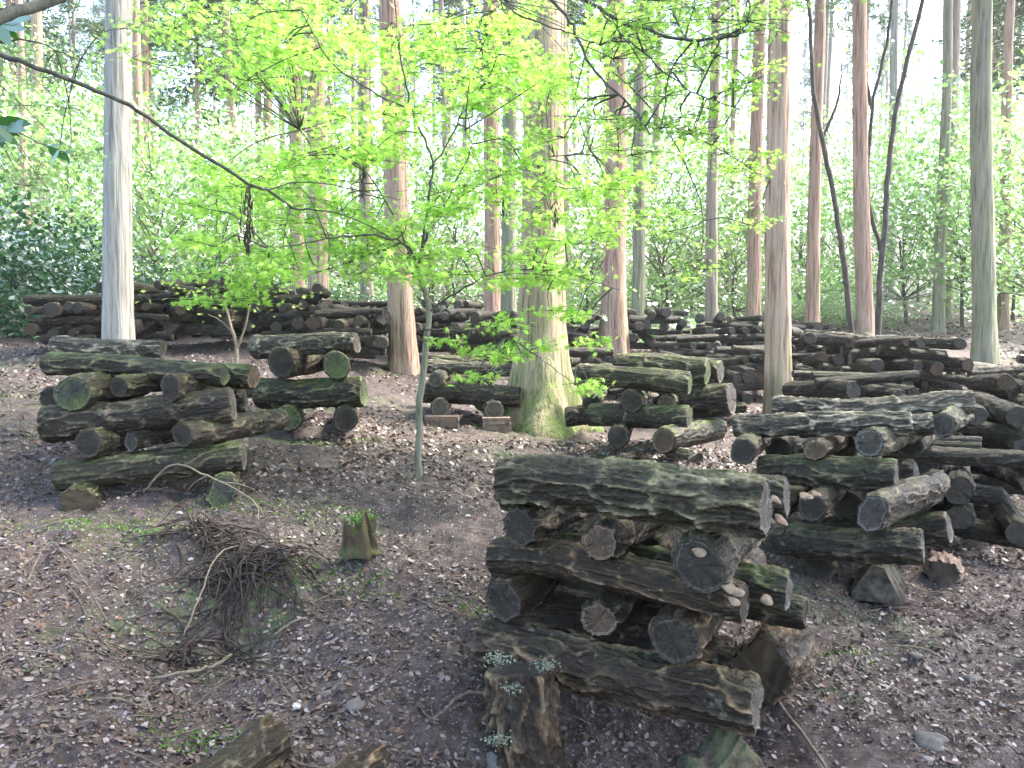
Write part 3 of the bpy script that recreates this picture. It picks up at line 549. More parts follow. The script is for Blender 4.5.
# ------------------------------------------------------------------ tall trees
def trunk_mesh(H, r, seed, mat, flare=.6, fh=.35, lobes=.12, na=40, lean=(0, 0), near=True):
    zs = np.concatenate([np.linspace(-.35, 2, 36 if near else 8), np.linspace(2.2, H, 34 if near else 12)]); th = np.linspace(0, 2 * np.pi, na, endpoint=False)
    zc = np.clip(zs, 0, None); rs = np.random.default_rng(seed)
    rad = r * (1 - .62 * (zc / H)) * (1 + flare * np.exp(-zc / fh)); ph = rs.uniform(0, 6.28); k = rs.integers(4, 7)
    rr = rad[:, None] * (1 + lobes * np.exp(-zc / (fh * 2.2))[:, None] * np.cos(k * th + ph + .6 * np.sin(2 * th)) + .02 * np.cos(3 * th + ph))
    P = np.stack([np.cos(th)[None] * rr, np.sin(th)[None] * rr, np.repeat(zs[:, None], na, 1)], -1)
    Pn = P * np.array([1 / r * 2.6, 1 / r * 2.6, .9]) + seed
    rr = rr * (1 + .035 * fbm(Pn, seed, 3)); 
    if near: rr = rr + .007 * fbm(P * np.array([34, 34, 2.2]) + seed, seed + 3, 3)
    lx = lean[0] * zs + .03 * np.sin(zs * .8 + ph) * (zc / H * 3); ly = lean[1] * zs
    V = np.stack([np.cos(th)[None] * rr + lx[:, None], np.sin(th)[None] * rr + ly[:, None], np.repeat(zs[:, None], na, 1)], -1)
    mb = MB(); mb.add(V, grid_faces(len(zs), na)); mb.addf([[(len(zs) - 1) * na + q for q in range(na)]], 0); return mb.mesh('trunk', mat)
def conifer_crown(seed, n=7000):
    global rng; rs = np.random.default_rng(seed); Hc = 9.0; C = []; N = []; T = []; mb = MB(); nb = 46
    for k in range(nb):
        z = Hc * (k / nb) ** .9; rad = 2.1 * (1 - z / Hc) ** .7 * rs.uniform(.6, 1.15) + .25; a = rs.uniform(0, 6.28)
        pts = [(0, 0, z), (rad * .5 * math.cos(a), rad * .5 * math.sin(a), z + .1), (rad * math.cos(a), rad * math.sin(a), z - .35)]
        tube(mb, smooth_path(pts, 3), np.linspace(.03, .008, 7), 4, 0)
        m = n // nb; t = rs.uniform(.25, 1, m); q = np.stack([rad * t * math.cos(a), rad * t * math.sin(a), z - .35 * t ** 2], -1)
        q += rs.normal(size=(m, 3)) * np.array([.22, .22, .16]); C.append(q); d = unit(np.array([[math.cos(a), math.sin(a), -.5]])) + rs.normal(size=(m, 3)) * .5; T.append(d)
    C = np.concatenate(C); T = np.concatenate(T)
    leaves(mb, C, rs.normal(size=C.shape) + [0, 0, .6], rs.uniform(.13, .26, len(C)), [(-.5, 0), (-.1, .16), (.5, 0), (-.1, -.16)], .3, 1, T)
    return mb.mesh('crown', [DARK_TRUNK, LEAF_CEDAR])
CONES = [conifer_crown(40 + k) for k in range(4)]
def cedar(px, d, w, mat, label, H=17, lean=(0, 0), flare=.5, fh=.35, lobes=.1, crown=True, group=None, near=True, cs=None, pos=None, seed=None):
    p = pos or on_ground(px, d); r = w * d / F / 2
    root = empty('cedar_tree', p); tag(root, label, 'tree', group or 'tall cedar trunks')
    sd = seed or int(px * 3 + d * 7) % 9973; cs = cs or (.62 if d < 13 else .55)
    link('trunk', trunk_mesh(H, r, sd, mat, flare, fh, lobes, 56 if near else 16, lean, near), root)
    if crown:
        c = link('crown', CONES[sd % 4], root); c.location = (lean[0] * H * .95, lean[1] * H * .95, H - 8.5 * cs); c.rotation_euler = (0, 0, random.uniform(0, 6.28)); c.scale = (cs * 1.25, cs * 1.25, cs)
    return root
cedar(119, 8.4, 27, CEDARS[0], 'pale grey straight trunk at left, standing behind the left mossy stack', lean=(.03, 0), flare=.15)
cedar(320, 12.2, 20, CEDARS[5], 'grey-brown trunk rising from the far log row, left of centre', lean=(-.002, 0), flare=.2)
cedar(300, 14.5, 14, CEDARS[2], 'darker reddish trunk just left of the grey-brown far trunk', flare=.2)
cedar(404, 9.6, 25, CEDARS[2], 'flaky red-brown leaning trunk just left of the thin sapling', lean=(-.035, .0), flare=.25)
cedar(368, 15.5, 13, CEDARS[4], 'slim brown trunk behind the flaky red-brown one', flare=.2)
cedar(492, 14.5, 17, CEDARS[2], 'reddish trunk seen just left of the big flared trunk', flare=.25)
cedar(509, 12.8, 15, CEDARS[3], 'green-tinged trunk touching the big flared trunk at its left', flare=.2)
cedar(541, 7.1, 43, CEDARS[1], 'big central trunk with wide mossy root flare', lean=(.0, 0), flare=1.35, fh=.34, lobes=.24, H=19)
cedar(613, 11.8, 23, CEDARS[2], 'red-footed trunk behind the green-topped stack', flare=.5, fh=.5, lobes=.15)
cedar(637, 15.5, 13, CEDARS[3], 'mossy yellow-green trunk right behind the red-footed one', flare=.2)
cedar(561, 17, 14, CEDARS[4], 'distant brown trunk just right of the big flared trunk', flare=.2)
cedar(711, 12.6, 12, CEDARS[4], 'thin pale trunk standing in the far log stacks', lean=(-.01, 0), flare=.25, H=14)
cedar(752, 16.5, 14, CEDARS[2], 'straight pinkish trunk left of the orange trunk', lean=(-.004, 0), flare=.2)
cedar(779, 8.2, 25, CEDARS[5], 'smooth orange-brown trunk rising behind the right stack', lean=(-.022, 0), flare=.12)
cedar(811, 15, 13, CEDARS[2], 'dark reddish slim trunk right of the orange trunk', lean=(-.008, 0), flare=.2)
cedar(866, 12.2, 16, CEDARS[2], 'slim red trunk leaning slightly left among the far stacks', lean=(-.055, 0), flare=.2)
cedar(936, 18, 11, CEDARS[3], 'distant trunk with moss at its foot, right of forked dark tree', lean=(-.006, 0), flare=.2)
cedar(984, 12.6, 22, CEDARS[3], 'green-grey trunk at the right edge leaning left', lean=(-.052, 0), flare=.25)
cedar(1000, 19, 11, CEDARS[2], 'reddish distant trunk right of the green-grey one', lean=(-.02, 0), flare=.2)
cedar(34, 17, 8, CEDARS[5], 'thin brown trunk above the dark shrubs at far left', flare=.2)

for px, d, h in ((205, 24, 14), (265, 27, 15), (160, 29, 16), (15, 26, 13), (1015, 24, 14), (985, 31, 16), (655, 34, 15)):
    cedar(px, d, 7, CEDARS[1], 'dark-needled conifer with low drooping crown in the background, ' + ('left' if px < 512 else 'right') + ' of the big trunk', H=h, cs=.95, near=False, group='dark conifers behind, ' + ('left' if px < 512 else 'right'))
# dark broadleaf trees with bends
def bent_tree(paths, label, d):
    base = at(*paths[0][0][0], d); p = Vector((base.x, base.y, gz(base.x, base.y)))
    root = empty('broadleaf_tree', p); tag(root, label, 'tree', 'dark crooked broadleaf trees')
    for k, (pts, r0, r1) in enumerate([(q, a, b) for q, a, b in paths]):
        P = [at(x, y, d + (.0 if k == 0 else .15 * k) * 1) - p for x, y in pts]
        if k == 0: P[0].z = -.1
        S = smooth_path(P, 6, .008); mb = MB(); tube(mb, S, np.linspace(r0, r1, len(S)), 12, 0, .04); mb.build('trunk' if k == 0 else 'branch', DARK_TRUNK, root)
    return root
t11 = bent_tree([([(857, 325), (845, 270), (835, 200), (820, 130), (812, 70), (808, -30), (800, -120)], .05, .025), ([(822, 140), (838, 100), (842, 60)], .03, .01)], 'dark slim curved tree leaning left, beside the slim red trunk', 12.8)
t13 = bent_tree([([(878, 335), (880, 285), (886, 215), (888, 165), (900, 90), (925, -10), (940, -90)], .055, .03), ([(880, 250), (868, 190), (872, 110), (890, 30), (893, -40)], .035, .022), ([(872, 110), (862, 60), (857, 20)], .03, .012)], 'dark forked tree spreading upward right of the slim red trunk', 13.2)

# ------------------------------------------------------------------ understory crowns and shrubs
def leaf_crown(seed, R_, Hh, nclump, per, size, mat, tm=OVAL, flat=.35, name='crown', low=.2):
    rs = np.random.default_rng(seed); mb = MB(); C = []; 
    for k in range(nclump):
        a = rs.uniform(0, 6.28); q = R_ * math.sqrt(rs.uniform(.02, 1)); z = Hh * rs.uniform(low, 1) * (1 - .35 * (q / R_) ** 2)
        c = np.array([q * math.cos(a), q * math.sin(a), z]); s = rs.uniform(.7, 1.3) * R_ * .26
        pt = rs.normal(size=(per, 3)) * np.array([s, s, s * flat]); C.append(c + pt)
        st = np.array([0, 0, max(0, z - q * .8) * .8]); tube(mb, smooth_path([st, (st + c) / 2 + rs.normal(size=3) * .06 * R_, c], 3), np.linspace(.007 * R_ / 1.5 + .003, .002, 7), 4, 0)
    C = np.concatenate(C); leaves(mb, C, rs.normal(size=C.shape) * .7 + [0, 0, .9], rs.uniform(.7, 1.3, len(C)) * size, tm, .25, 1)
    return mb.mesh(name, [BRANCH, mat])
UND = [leaf_crown(60 + k, 1.9, 3.9, 46, 84, .10, [LEAF_MINT, LEAF_PALE, LEAF_MINT][k % 3], flat=.28, low=.02) for k in range(5)]
SHR = [leaf_crown(80 + k, .9, 1.3, 26, 110, .075, [LEAF_SHRUB, LEAF_MINT, LEAF_PALE][k % 3], LANCE if k % 2 else OVAL, .6, 'foliage', .05) for k in range(6)]
def understory(px, d, h, s, label, group, k):
    p = on_ground(px, d); root = empty('understory_tree', p); tag(root, label, 'tree', group)
    mb = MB(); q = Vector((random.uniform(-.3, .3), random.uniform(-.3, .3), h)); tube(mb, smooth_path([(0, 0, -.1), q * .5 + Vector((random.uniform(-.15, .15), 0, 0)), q], 5), np.linspace(.05, .02, 11), 7)
    mb.build('trunk', BRANCH, root); c = link('crown', UND[k % 5], root); c.location = (q.x * .5, q.y * .5, max(.15, q.z * .42 - .3)); c.scale = (s * random.uniform(.75, 1.1), s, s * random.uniform(.8, 1.25)); c.rotation_euler = (0, 0, random.uniform(0, 6.28))
def shrub(px, d, s, label, group, k, sz=1.):
    p = on_ground(px, d); o = link('shrub', SHR[k]); o.location = p; o.scale = (s, s, s * sz); o.rotation_euler = (0, 0, random.uniform(0, 6.28)); tag(o, label, 'shrub', group)
DS = [(-30, 10.5, 1.3), (15, 11.2, 1.25), (60, 12.2, 1.15), (100, 12.8, 1.1), (-5, 12.8, 1.7), (150, 14.5, 1.1), (40, 14.5, 1.7), (345, 15, .8), (215, 15, 1.0), (270, 16, 1.1)]
for i, (px, d, s) in enumerate(DS): shrub(px, d, s, 'dark glossy-leaved shrub behind the far left log row', 'dark shrubs behind the left log row', [0, 3][i % 2])
US = [(20, 17, 2.0, 1.2), (75, 20, 3, 1.3), (165, 17, 1.6, 1.2), (215, 19, 2.6, 1.2), (265, 21, 2.5, 1.3), (20, 24, 5, 1.6), (160, 26, 5, 1.5), (345, 18, 1.5, 1.), (430, 19, 1.6, 1.0), (455, 25, 3, 1.4), (580, 18, 1.4, 1.0), (595, 24, 3, 1.4),
      (665, 18, 1.8, 1.25), (690, 21, 2.2, 1.3), (735, 19, 1.8, 1.0), (800, 22, 2.0, 1.1), (840, 26, 3, 1.4), (905, 20, 2.2, 1.2), (960, 19, 2.8, 1.3), (1010, 21, 3, 1.4), (1040, 17, 2.8, 1.2), (915, 27, 5, 1.5), (985, 28, 6, 1.6), (670, 28, 5, 1.6), (740, 30, 4, 1.6), (540, 30, 5, 1.8), (380, 28, 4.5, 1.6), (90, 32, 6, 1.9), (270, 32, 6, 1.8), (-40, 19, 3, 1.4), (1090, 25, 4, 1.6)]
for i, (px, d, h, s) in enumerate(US): understory(px, d, h, s, ('pale green young broadleaf tree in the undergrowth left of the big trunk' if px < 540 else 'pale green young broadleaf tree in the undergrowth right of the big trunk'), 'light green understory trees ' + ('on the left' if px < 540 else 'on the right'), i)
for i in range(46):
    px = random.uniform(-80, 1110); d = random.uniform(16.5, 32)
    if 880 < px < 1030 and d < 20: d += 6
    shrub(px, d, random.uniform(.6, 1.2), 'leafy green shrub on the slope ' + ('left of the big trunk' if px < 540 else 'right of the big trunk'), 'green shrubs on the slope ' + ('at left' if px < 540 else 'at right'), [1, 2, 4, 5, 1, 2][i % 6], .7)
FT = [trunk_mesh(20, .17, 300 + k, CEDARS[[4, 2, 1, 0][k % 4]], .2, .3, .08, 14, (random.uniform(-.012, .012), 0), False) for k in range(6)]
taken = []
for i in range(150):
    for _ in range(40):
        d = random.uniform(20, 75) ** 1.0; px = random.uniform(-120, 1150)
        x = (px - 512) / F * d
        if all((x - a) ** 2 + (d - b) ** 2 > 2.2 ** 2 for a, b in taken): break
    taken.append((x, d)); p = on_ground(px, d); root = empty('cedar_tree', p)
    tag(root, 'slim distant trunk among the pale forest behind, ' + ('left of the big trunk' if px < 540 else 'right of the big trunk'), 'tree', 'distant trunks ' + ('at left' if px < 540 else 'at right'))
    s = random.uniform(.75, 1.15); t = link('trunk', FT[i % 6], root); t.scale = (s * random.uniform(.6, 1.), s * random.uniform(.6, 1.), s); t.rotation_euler = (random.gauss(0, .01), random.gauss(0, .012), random.uniform(0, 6))
    c = link('crown', CONES[i % 4], root); cs = random.choice([.5, .6, .7, 1.05]); c.scale = (cs, cs, cs); c.location = (0, 0, 20 * s - 8.5 * cs); c.rotation_euler = (0, 0, random.uniform(0, 6))

# undergrowth on the far slope
n = 60000; yy = 13.5 + 45 * rng.random(n) ** 1.6; xx = (rng.random(n) * 2 - 1) * (4 + yy * .85); den = noise3(np.stack([xx * .35, yy * .35, 0 * xx], -1), 77)
k = (den > -.15) & ~((xx > 5) & (yy < 20)); xx, yy = xx[k], yy[k]; zz = ground(xx, yy) + rng.random(len(xx)) ** 1.5 * .45
mb = MB(); leaves(mb, np.stack([xx, yy, zz], -1), rng.normal(size=(len(xx), 3)) * .6 + [0, -.2, .9], rng.uniform(.07, .16, len(xx)), OVAL, .3)
tag(mb.build('undergrowth', LEAF_FERN), 'low leafy green undergrowth covering the slope behind the stacks', 'undergrowth', kind='stuff')

# ------------------------------------------------------------------ maple sapling and overhead boughs
def bough_tree(name, root, skel, sprays, mat, bmat, leafsize, per, seed, partnames=('branch', 'foliage')):
    """skel: list of (points, r0, r1); sprays: (x,y,d,radius,count)"""
    allp = []
    for k, (pts, r0, r1) in enumerate(skel):
        P = smooth_path([at(*q) - root.location for q in pts], 7, .004); mb = MB(); tube(mb, P, np.linspace(r0, r1, len(P)), 9, 0, .03)
        mb.build('trunk' if (k == 0 and partnames[0] == 'trunk') else 'branch', SAPLING if (k == 0 and partnames[0] == 'trunk') else bmat, root); allp.append(P)
    S = np.concatenate(allp); tw = MB(); lf = MB()
    for (x, y, d, r, n) in sprays:
        c = np.array(at(x, y, d) - root.location); j = ((S - c) ** 2 * np.array([1, 1, 1.5])).sum(1).argmin(); a = S[j]
        mid = (a + c) / 2 + rng.normal(size=3) * .03 + [0, 0, .04]; P = smooth_path([a, mid, c], 5); tube(tw, P, np.linspace(.005, .0025, len(P)), 5)
        tips = []
        for q in range(5):
            an = rng.uniform(0, 6.28); e = c + np.array([math.cos(an) * r, math.sin(an) * r, rng.normal() * .12 * r]) * rng.uniform(.6, 1); tips.append(e); tube(tw, smooth_path([c, (c + e) / 2 + [0, 0, .03 * r], e], 3), np.linspace(.0025, .0012, 7), 4)
        tips = np.array(tips + [c]); t = rng.random(n)[:, None] ** .7; e = tips[rng.integers(0, len(tips), n)]; n = n * 1; C = c + (e - c) * t + rng.normal(size=(n, 3)) * np.array([.22, .22, .09]) * r
        leaves(lf, C, rng.normal(size=(n, 3)) * .55 + [0, -.25, .8], rng.uniform(.7, 1.2, n) * leafsize, MAPLE, .25)
    tw.build('twigs', bmat, root); lf.build(partnames[1], mat, root)
MUL = 2.1
def rnd_sprays(boxes):
    out = []
    for x0, x1, y0, y1, d0, d1, m, r, n in boxes:
        for _ in range(m): out.append((random.uniform(x0, x1), random.uniform(y0, y1), random.uniform(d0, d1), r * random.uniform(.7, 1.25), int(n * MUL * random.uniform(.7, 1.3))))
    return out
base = at(417, 484, 4.7); base.z = gz(base.x, base.y) - .02
mt = empty('maple_tree', base); tag(mt, 'slender young maple with lime green leaves before the big central trunk', 'tree')
skel = [([(417, 488, 4.7), (419, 430, 4.68), (424, 360, 4.7), (429, 310, 4.72), (422, 285, 4.72), (418, 268, 4.72)], .024, .014),
        ([(418, 268, 4.72), (405, 245, 4.6), (370, 235, 4.5), (320, 240, 4.4), (270, 250, 4.3)], .010, .003),
        ([(418, 268, 4.72), (425, 240, 4.75), (440, 215, 4.8), (480, 185, 4.9), (530, 163, 5.0), (590, 150, 5.1)], .011, .003),
        ([(422, 250, 4.74), (428, 200, 4.7), (432, 160, 4.7), (412, 110, 4.6), (400, 50, 4.5), (392, -30, 4.5)], .009, .004),
        ([(430, 170, 4.7), (455, 130, 4.9), (470, 80, 5.1), (500, 0, 5.2)], .006, .003),
        ([(440, 215, 4.8), (470, 150, 4.6), (465, 130, 4.5)], .004, .002),
        ([(412, 110, 4.6), (370, 90, 4.4), (330, 60, 4.3), (300, 10, 4.2)], .006, .003),
        ([(429, 312, 4.72), (460, 290, 4.6), (500, 272, 4.5), (560, 272, 4.45), (620, 290, 4.4)], .007, .002),
        ([(424, 330, 4.7), (470, 330, 4.5), (520, 345, 4.3), (575, 385, 4.2)], .005, .002),
        ([(410, 255, 4.65), (380, 190, 4.9), (340, 150, 5.1), (300, 130, 5.2)], .006, .002),
        ([(400, 243, 4.6), (340, 265, 5.0), (250, 290, 5.2), (210, 280, 5.2)], .006, .002)]
sp = rnd_sprays([(200, 420, 200, 275, 4.2, 5.3, 26, .34, 60), (215, 420, 120, 200, 4.4, 5.6, 20, .34, 55), (230, 560, 0, 120, 4.3, 6, 46, .36, 60), (420, 620, 120, 220, 4.5, 5.6, 22, .33, 48), (420, 640, 215, 285, 4.3, 5.2, 16, .28, 36), (430, 640, 0, 100, 4.6, 6, 24, .36, 55),
                 (440, 600, 300, 360, 4.2, 4.6, 9, .2, 20), (560, 600, 370, 395, 4.2, 4.3, 2, .14, 12), (190, 260, 255, 305, 4.8, 5.4, 6, .26, 36), (470, 560, 345, 385, 4.15, 4.4, 4, .16, 14), (120, 230, 0, 60, 4.5, 5.5, 6, .34, 40)])
bough_tree('maple', mt, skel, sp, LEAF_MAPLE, BRANCH, .066, 60, 1, ('trunk', 'crown'))

ob = empty('maple_bough', at(640, -60, 3.4)); tag(ob, 'dark thin maple bough with green leaves reaching in from the top right', 'branch')
skel2 = [([(760, 30, 3.3), (700, 40, 3.3), (650, 32, 3.3), (600, 10, 3.3), (560, -25, 3.4)], .006, .009), ([(530, -20, 3.4), (570, 20, 3.35), (590, 65, 3.3), (630, 105, 3.3), (650, 135, 3.25)], .008, .003),
         ([(600, 10, 3.3), (650, 60, 3.2), (690, 90, 3.2), (740, 110, 3.1)], .004, .002), ([(480, -20, 3.6), (520, 15, 3.5), (560, 30, 3.5), (600, 45, 3.5)], .006, .002), ([(500, -40, 3.8), (620, -60, 3.5), (760, -40, 3.4)], .014, .012)]
sp2 = rnd_sprays([(600, 760, -20, 90, 3.0, 3.7, 18, .22, 24), (660, 735, 90, 140, 3.1, 3.5, 6, .16, 16), (560, 700, 20, 160, 3.2, 3.9, 12, .2, 20), (690, 860, -30, 10, 3.2, 3.8, 7, .2, 20), (640, 740, 220, 300, 4.4, 4.8, 0, .2, 10)])
bough_tree('bough', ob, skel2, sp2, LEAF_MAPLE, BRANCH, .05, 24, 2)
ob2 = empty('maple_bough', at(690, 120, 5.5)); tag(ob2, 'fine leafy maple spray hanging beside the thin pale trunk', 'branch')
bough_tree('bough', ob2, [([(600, 60, 5.4), (660, 120, 5.4), (700, 200, 5.4), (700, 270, 5.3)], .008, .002), ([(660, 120, 5.4), (720, 150, 5.4), (770, 180, 5.4)], .005, .002)], rnd_sprays([(665, 775, 130, 240, 5.2, 5.8, 14, .24, 22), (670, 740, 240, 290, 5.2, 5.6, 4, .2, 16), (640, 800, 0, 120, 5.3, 6, 14, .3, 28)]), LEAF_MAPLE, BRANCH, .055, 24, 3)
lb = empty('maple_bough', at(120, -40, 5.0)); tag(lb, 'lime leaves hanging from the top left beside the pale grey trunk', 'branch')
bough_tree('bough', lb, [([(-60, 60, 5.5), (20, 40, 5.5), (80, 60, 5.5)], .012, .003), ([(150, -60, 5.2), (190, 10, 5.2), (200, 70, 5.2)], .01, .003)], rnd_sprays([(-20, 90, 40, 160, 5.4, 6.4, 14, .3, 34), (140, 240, 0, 70, 5, 5.6, 8, .28, 36), (-20, 70, 170, 215, 6, 7, 5, .28, 30)]), LEAF_MINT, BRANCH, .06, 24, 4)

# bare dark branch from the left edge, with withered leaf bunches
bb = empty('bare_branch', at(-40, 40, 2.4)); tag(bb, 'long dark bare branch slanting down from the left edge across the view', 'branch')
for pts, r0, r1 in [([(-60, 30, 2.3), (0, 55, 2.35), (60, 76, 2.4), (130, 106, 2.5), (180, 140, 2.6), (250, 184, 2.7), (268, 190, 2.75), (292, 208, 2.8)], .0085, .0045),
                    ([(268, 190, 2.75), (300, 182, 2.8), (350, 188, 2.9), (400, 200, 3.0)], .003, .0015), ([(292, 208, 2.8), (340, 214, 2.9), (385, 235, 3.0), (405, 255, 3.1)], .0035, .0015), ([(290, 208, 2.8), (286, 225, 2.8), (282, 250, 2.8)], .0025, .001), ([(350, 188, 2.9), (365, 170, 2.9), (352, 160, 2.9)], .002, .001)]:
    mb = MB(); P = smooth_path([at(*q) - bb.location for q in pts], 6, .0015); tube(mb, P, np.linspace(r0, r1, len(P)), 8, 0, .05); mb.build('branch', BRANCH, bb)
def bunch(parent, x, y0, y1, d, n, w=.02):
    mb = MB(); a = np.array(at(x, y0, d) - parent.location); b = np.array(at(x, y1, d) - parent.location); t = rng.random(n)[:, None]
    C = a + (b - a) * t + rng.normal(size=(n, 3)) * w * (.5 + np.sin(t * 3.1)) * .6
    leaves(mb, C, rng.normal(size=(n, 3)) * [1, 1, .2], rng.uniform(.03, .06, n), SLIM, .3, 0, np.tile([[0, 0, 1.]], (n, 1)) + rng.normal(size=(n, 3)) * .25)
    tube(mb, [a + [0, 0, .02], b], .0012, 4); mb.build('withered_leaves', DEADLEAF, parent)
bunch(bb, 248, 188, 250, 2.68, 80, .014); bunch(bb, 363, 168, 198, 2.9, 26, .006)
bunch(mt, 555, 175, 228, 4.9, 70, .022); bunch(mt, 503, 200, 214, 4.8, 20, .015); bunch(mt, 480, 20, 50, 4.9, 20, .015)
# thick limb and glossy leaves at the top left corner
tl = empty('evergreen_branch', at(-30, 30, 1.6)); tag(tl, 'thick smooth branch with glossy dark leaves at the top left corner', 'branch')
mb = MB(); P = smooth_path([at(*q) - tl.location for q in [(-60, 40, 1.5), (0, 18, 1.6), (45, 3, 1.7), (120, -30, 1.8)]], 6, .001); tube(mb, P, np.linspace(.014, .009, len(P)), 12, 0, .02); mb.build('branch', BRANCH, tl)
LEAF_EVER = leaf_mat('evergreen_leaf', [(.03, .09, .02), (.045, .13, .025), (.07, .17, .035)], .35, .05, .35)
def fan(parent, tip, dirs, d, size):
    mb = MB(); st = at(*tip, d) - parent.location
    for ex, ey in dirs:
        e = at(tip[0] + ex, tip[1] + ey, d + random.uniform(-.03, .03)) - parent.location; c = (st + e) / 2; T = np.array([e - st]); nrm = np.array([[random.uniform(-.5, .5), -1, random.uniform(-.2, .6)]])
        leaves(mb, np.array([c]), nrm, (e - st).length, [(-.5, 0), (-.3, .1), (0, .15), (.25, .11), (.5, 0), (.25, -.11), (0, -.15), (-.3, -.1)], .12, 0, T)
    mb.build('leaves', LEAF_EVER, parent)
fan(tl, (-6, 122), [(30, -2), (38, 2), (26, 14), (20, 24), (10, 28), (34, 10)], 2.0, .05)
fan(tl, (-4, 20), [(24, 20), (30, 10), (14, 26), (34, -4), (10, 20)], 1.7, .05); fan(tl, (48, 147), [(12, -3), (14, 6), (20, 14), (8, 12)], 2.3, .05); fan(tl, (62, 150), [(12, 4), (8, 14), (-14, 12)], 2.3, .05)
mb = MB(); tube(mb, smooth_path([at(-60, 110, 2.0) - tl.location, at(-6, 122, 2.0) - tl.location, at(48, 147, 2.3) - tl.location, at(64, 152, 2.3) - tl.location], 5), .0018, 5); mb.build('twig', BRANCH, tl)

# thin forked sapling by the far row
sg = at(236, 368, 8.0); sg.z = gz(sg.x, sg.y); fs = empty('forked_sapling', sg); tag(fs, 'thin pale forked sapling in front of the far left log row', 'sapling')
for pts, r0, r1 in [([(236, 372), (236, 345), (229, 320), (224, 300)], .022, .010), ([(237, 350), (244, 330), (250, 305)], .014, .007), ([(234, 336), (222, 322), (208, 314)], .008, .004)]:
    mb = MB(); P = smooth_path([at(x, y, 8.0) - sg for x, y in pts], 5, .004); tube(mb, P, np.linspace(r0, r1, len(P)), 8); mb.build('stem', TWIG_PALE, fs)
mb = MB(); C = np.array(at(232, 293, 8.0) - sg) + rng.normal(size=(160, 3)) * [.4, .3, .12]; leaves(mb, C, rng.normal(size=C.shape) * .5 + [0, -.3, .9], rng.uniform(.05, .09, 160), MAPLE); mb.build('foliage', LEAF_MAPLE, fs)

# ------------------------------------------------------------------ ground debris
def scatter(n, y0, y1, pw=1.0, xs=1.0):
    yy = y0 + (y1 - y0) * rng.random(n) ** pw; xx = (rng.random(n) * 2 - 1) * (1.2 + .78 * yy) * xs; return xx, yy
mb = MB()
for n, y0, y1, pw, s0, s1 in ((120000, 1.2, 6.0, 1.25, .004, .013), (42000, 1.2, 6.5, 1.2, .012, .030), (34000, 4.5, 13, 1.1, .02, .05), (16000, 12, 24, 1.1, .05, .11)):
    xx, yy = scatter(int(n * 1.5), y0, y1, pw); q_ = fbm(np.stack([xx * 1.1, yy * 1.1, 0 * xx], -1), 33, 3); kk = q_ + rng.normal(size=len(xx)) * .25 > -.16; xx, yy = xx[kk], yy[kk]; n = len(xx); g = ground(xx, yy); e = .02; gx = (ground(xx + e, yy) - g) / e; gy = (ground(xx, yy + e) - g) / e
    N = np.stack([-gx, -gy, np.ones(n)], -1) + rng.normal(size=(n, 3)) * .45; S = rng.uniform(s0, s1, n)
    leaves(mb, np.stack([xx, yy, g + S * .25], -1), N, S, OVAL, .3)
tag(mb.build('leaf_litter', LITTER), 'brown and pale fallen leaf litter strewn over the dark forest floor', 'leaf litter', kind='stuff')
# pebbles
ico = np.array([(0,0,1),(.89,0,.45),(.28,.85,.45),(-.72,.53,.45),(-.72,-.53,.45),(.28,-.85,.45),(.72,.53,-.45),(-.28,.85,-.45),(-.89,0,-.45),(-.28,-.85,-.45),(.72,-.53,-.45),(0,0,-1)])
icf = np.array([(0,1,2),(0,2,3),(0,3,4),(0,4,5),(0,5,1),(1,6,2),(2,7,3),(3,8,4),(4,9,5),(5,10,1),(2,6,7),(3,7,8),(4,8,9),(5,9,10),(1,10,6),(11,7,6),(11,8,7),(11,9,8),(11,10,9),(11,6,10)])
def pebbles(n, y0, y1, s0, s1, pw=1.):
    xx, yy = scatter(n, y0, y1, pw); S = rng.uniform(s0, s1, n) * rng.uniform(.5, 1, n); V = ico[None] * (1 + rng.normal(size=(n, 12, 1)) * .15) * (S[:, None] * np.stack([rng.uniform(.7, 1.3, n), rng.uniform(.7, 1.3, n), rng.uniform(.35, .7, n)], -1))[:, None, :]
    V = V + np.stack([xx, yy, ground(xx, yy) + S * .2], -1)[:, None]; return V, (icf[None] + 12 * np.arange(n)[:, None, None]).reshape(-1, 3)
mb = MB()
for a in ((9000, 1.2, 5, .003, .009, 1.2), (900, 1.2, 6, .008, .018, 1.1)): mb.add(*pebbles(*a), 0, False)
s = NT('pebble_stone'); g = s.n('NewGeometry'); s.bsdf(s.ramp(g.outputs['Random Per Island'], [(0, (.08, .07, .065)), (.5, (.18, .155, .145)), (.85, (.26, .235, .215)), (1, (.38, .35, .32))]).outputs[0], .7)
tag(mb.build('pebbles', s.m), 'small pale and grey pebbles scattered on the forest floor', 'pebbles', kind='stuff')
# twigs
mb = MB()
for i in range(900):
    x, y = scatter(1, 1.3, 8, 1.2); x, y = float(x[0]), float(y[0]); L = random.uniform(.05, .28); a = random.uniform(0, 6.28); k = random.uniform(-.6, .6)
    P = [(x, y), (x + L / 2 * math.cos(a), y + L / 2 * math.sin(a)), (x + L * math.cos(a + k * .5), y + L * math.sin(a + k * .5))]
    P = smooth_path([(q[0], q[1], gz(*q) + .006 + random.uniform(0, .015)) for q in P], 3); tube(mb, P, random.uniform(.001, .0032), 4)
tag(mb.build('twigs', TWIG), 'thin broken twigs littering the forest floor', 'twigs', kind='stuff')
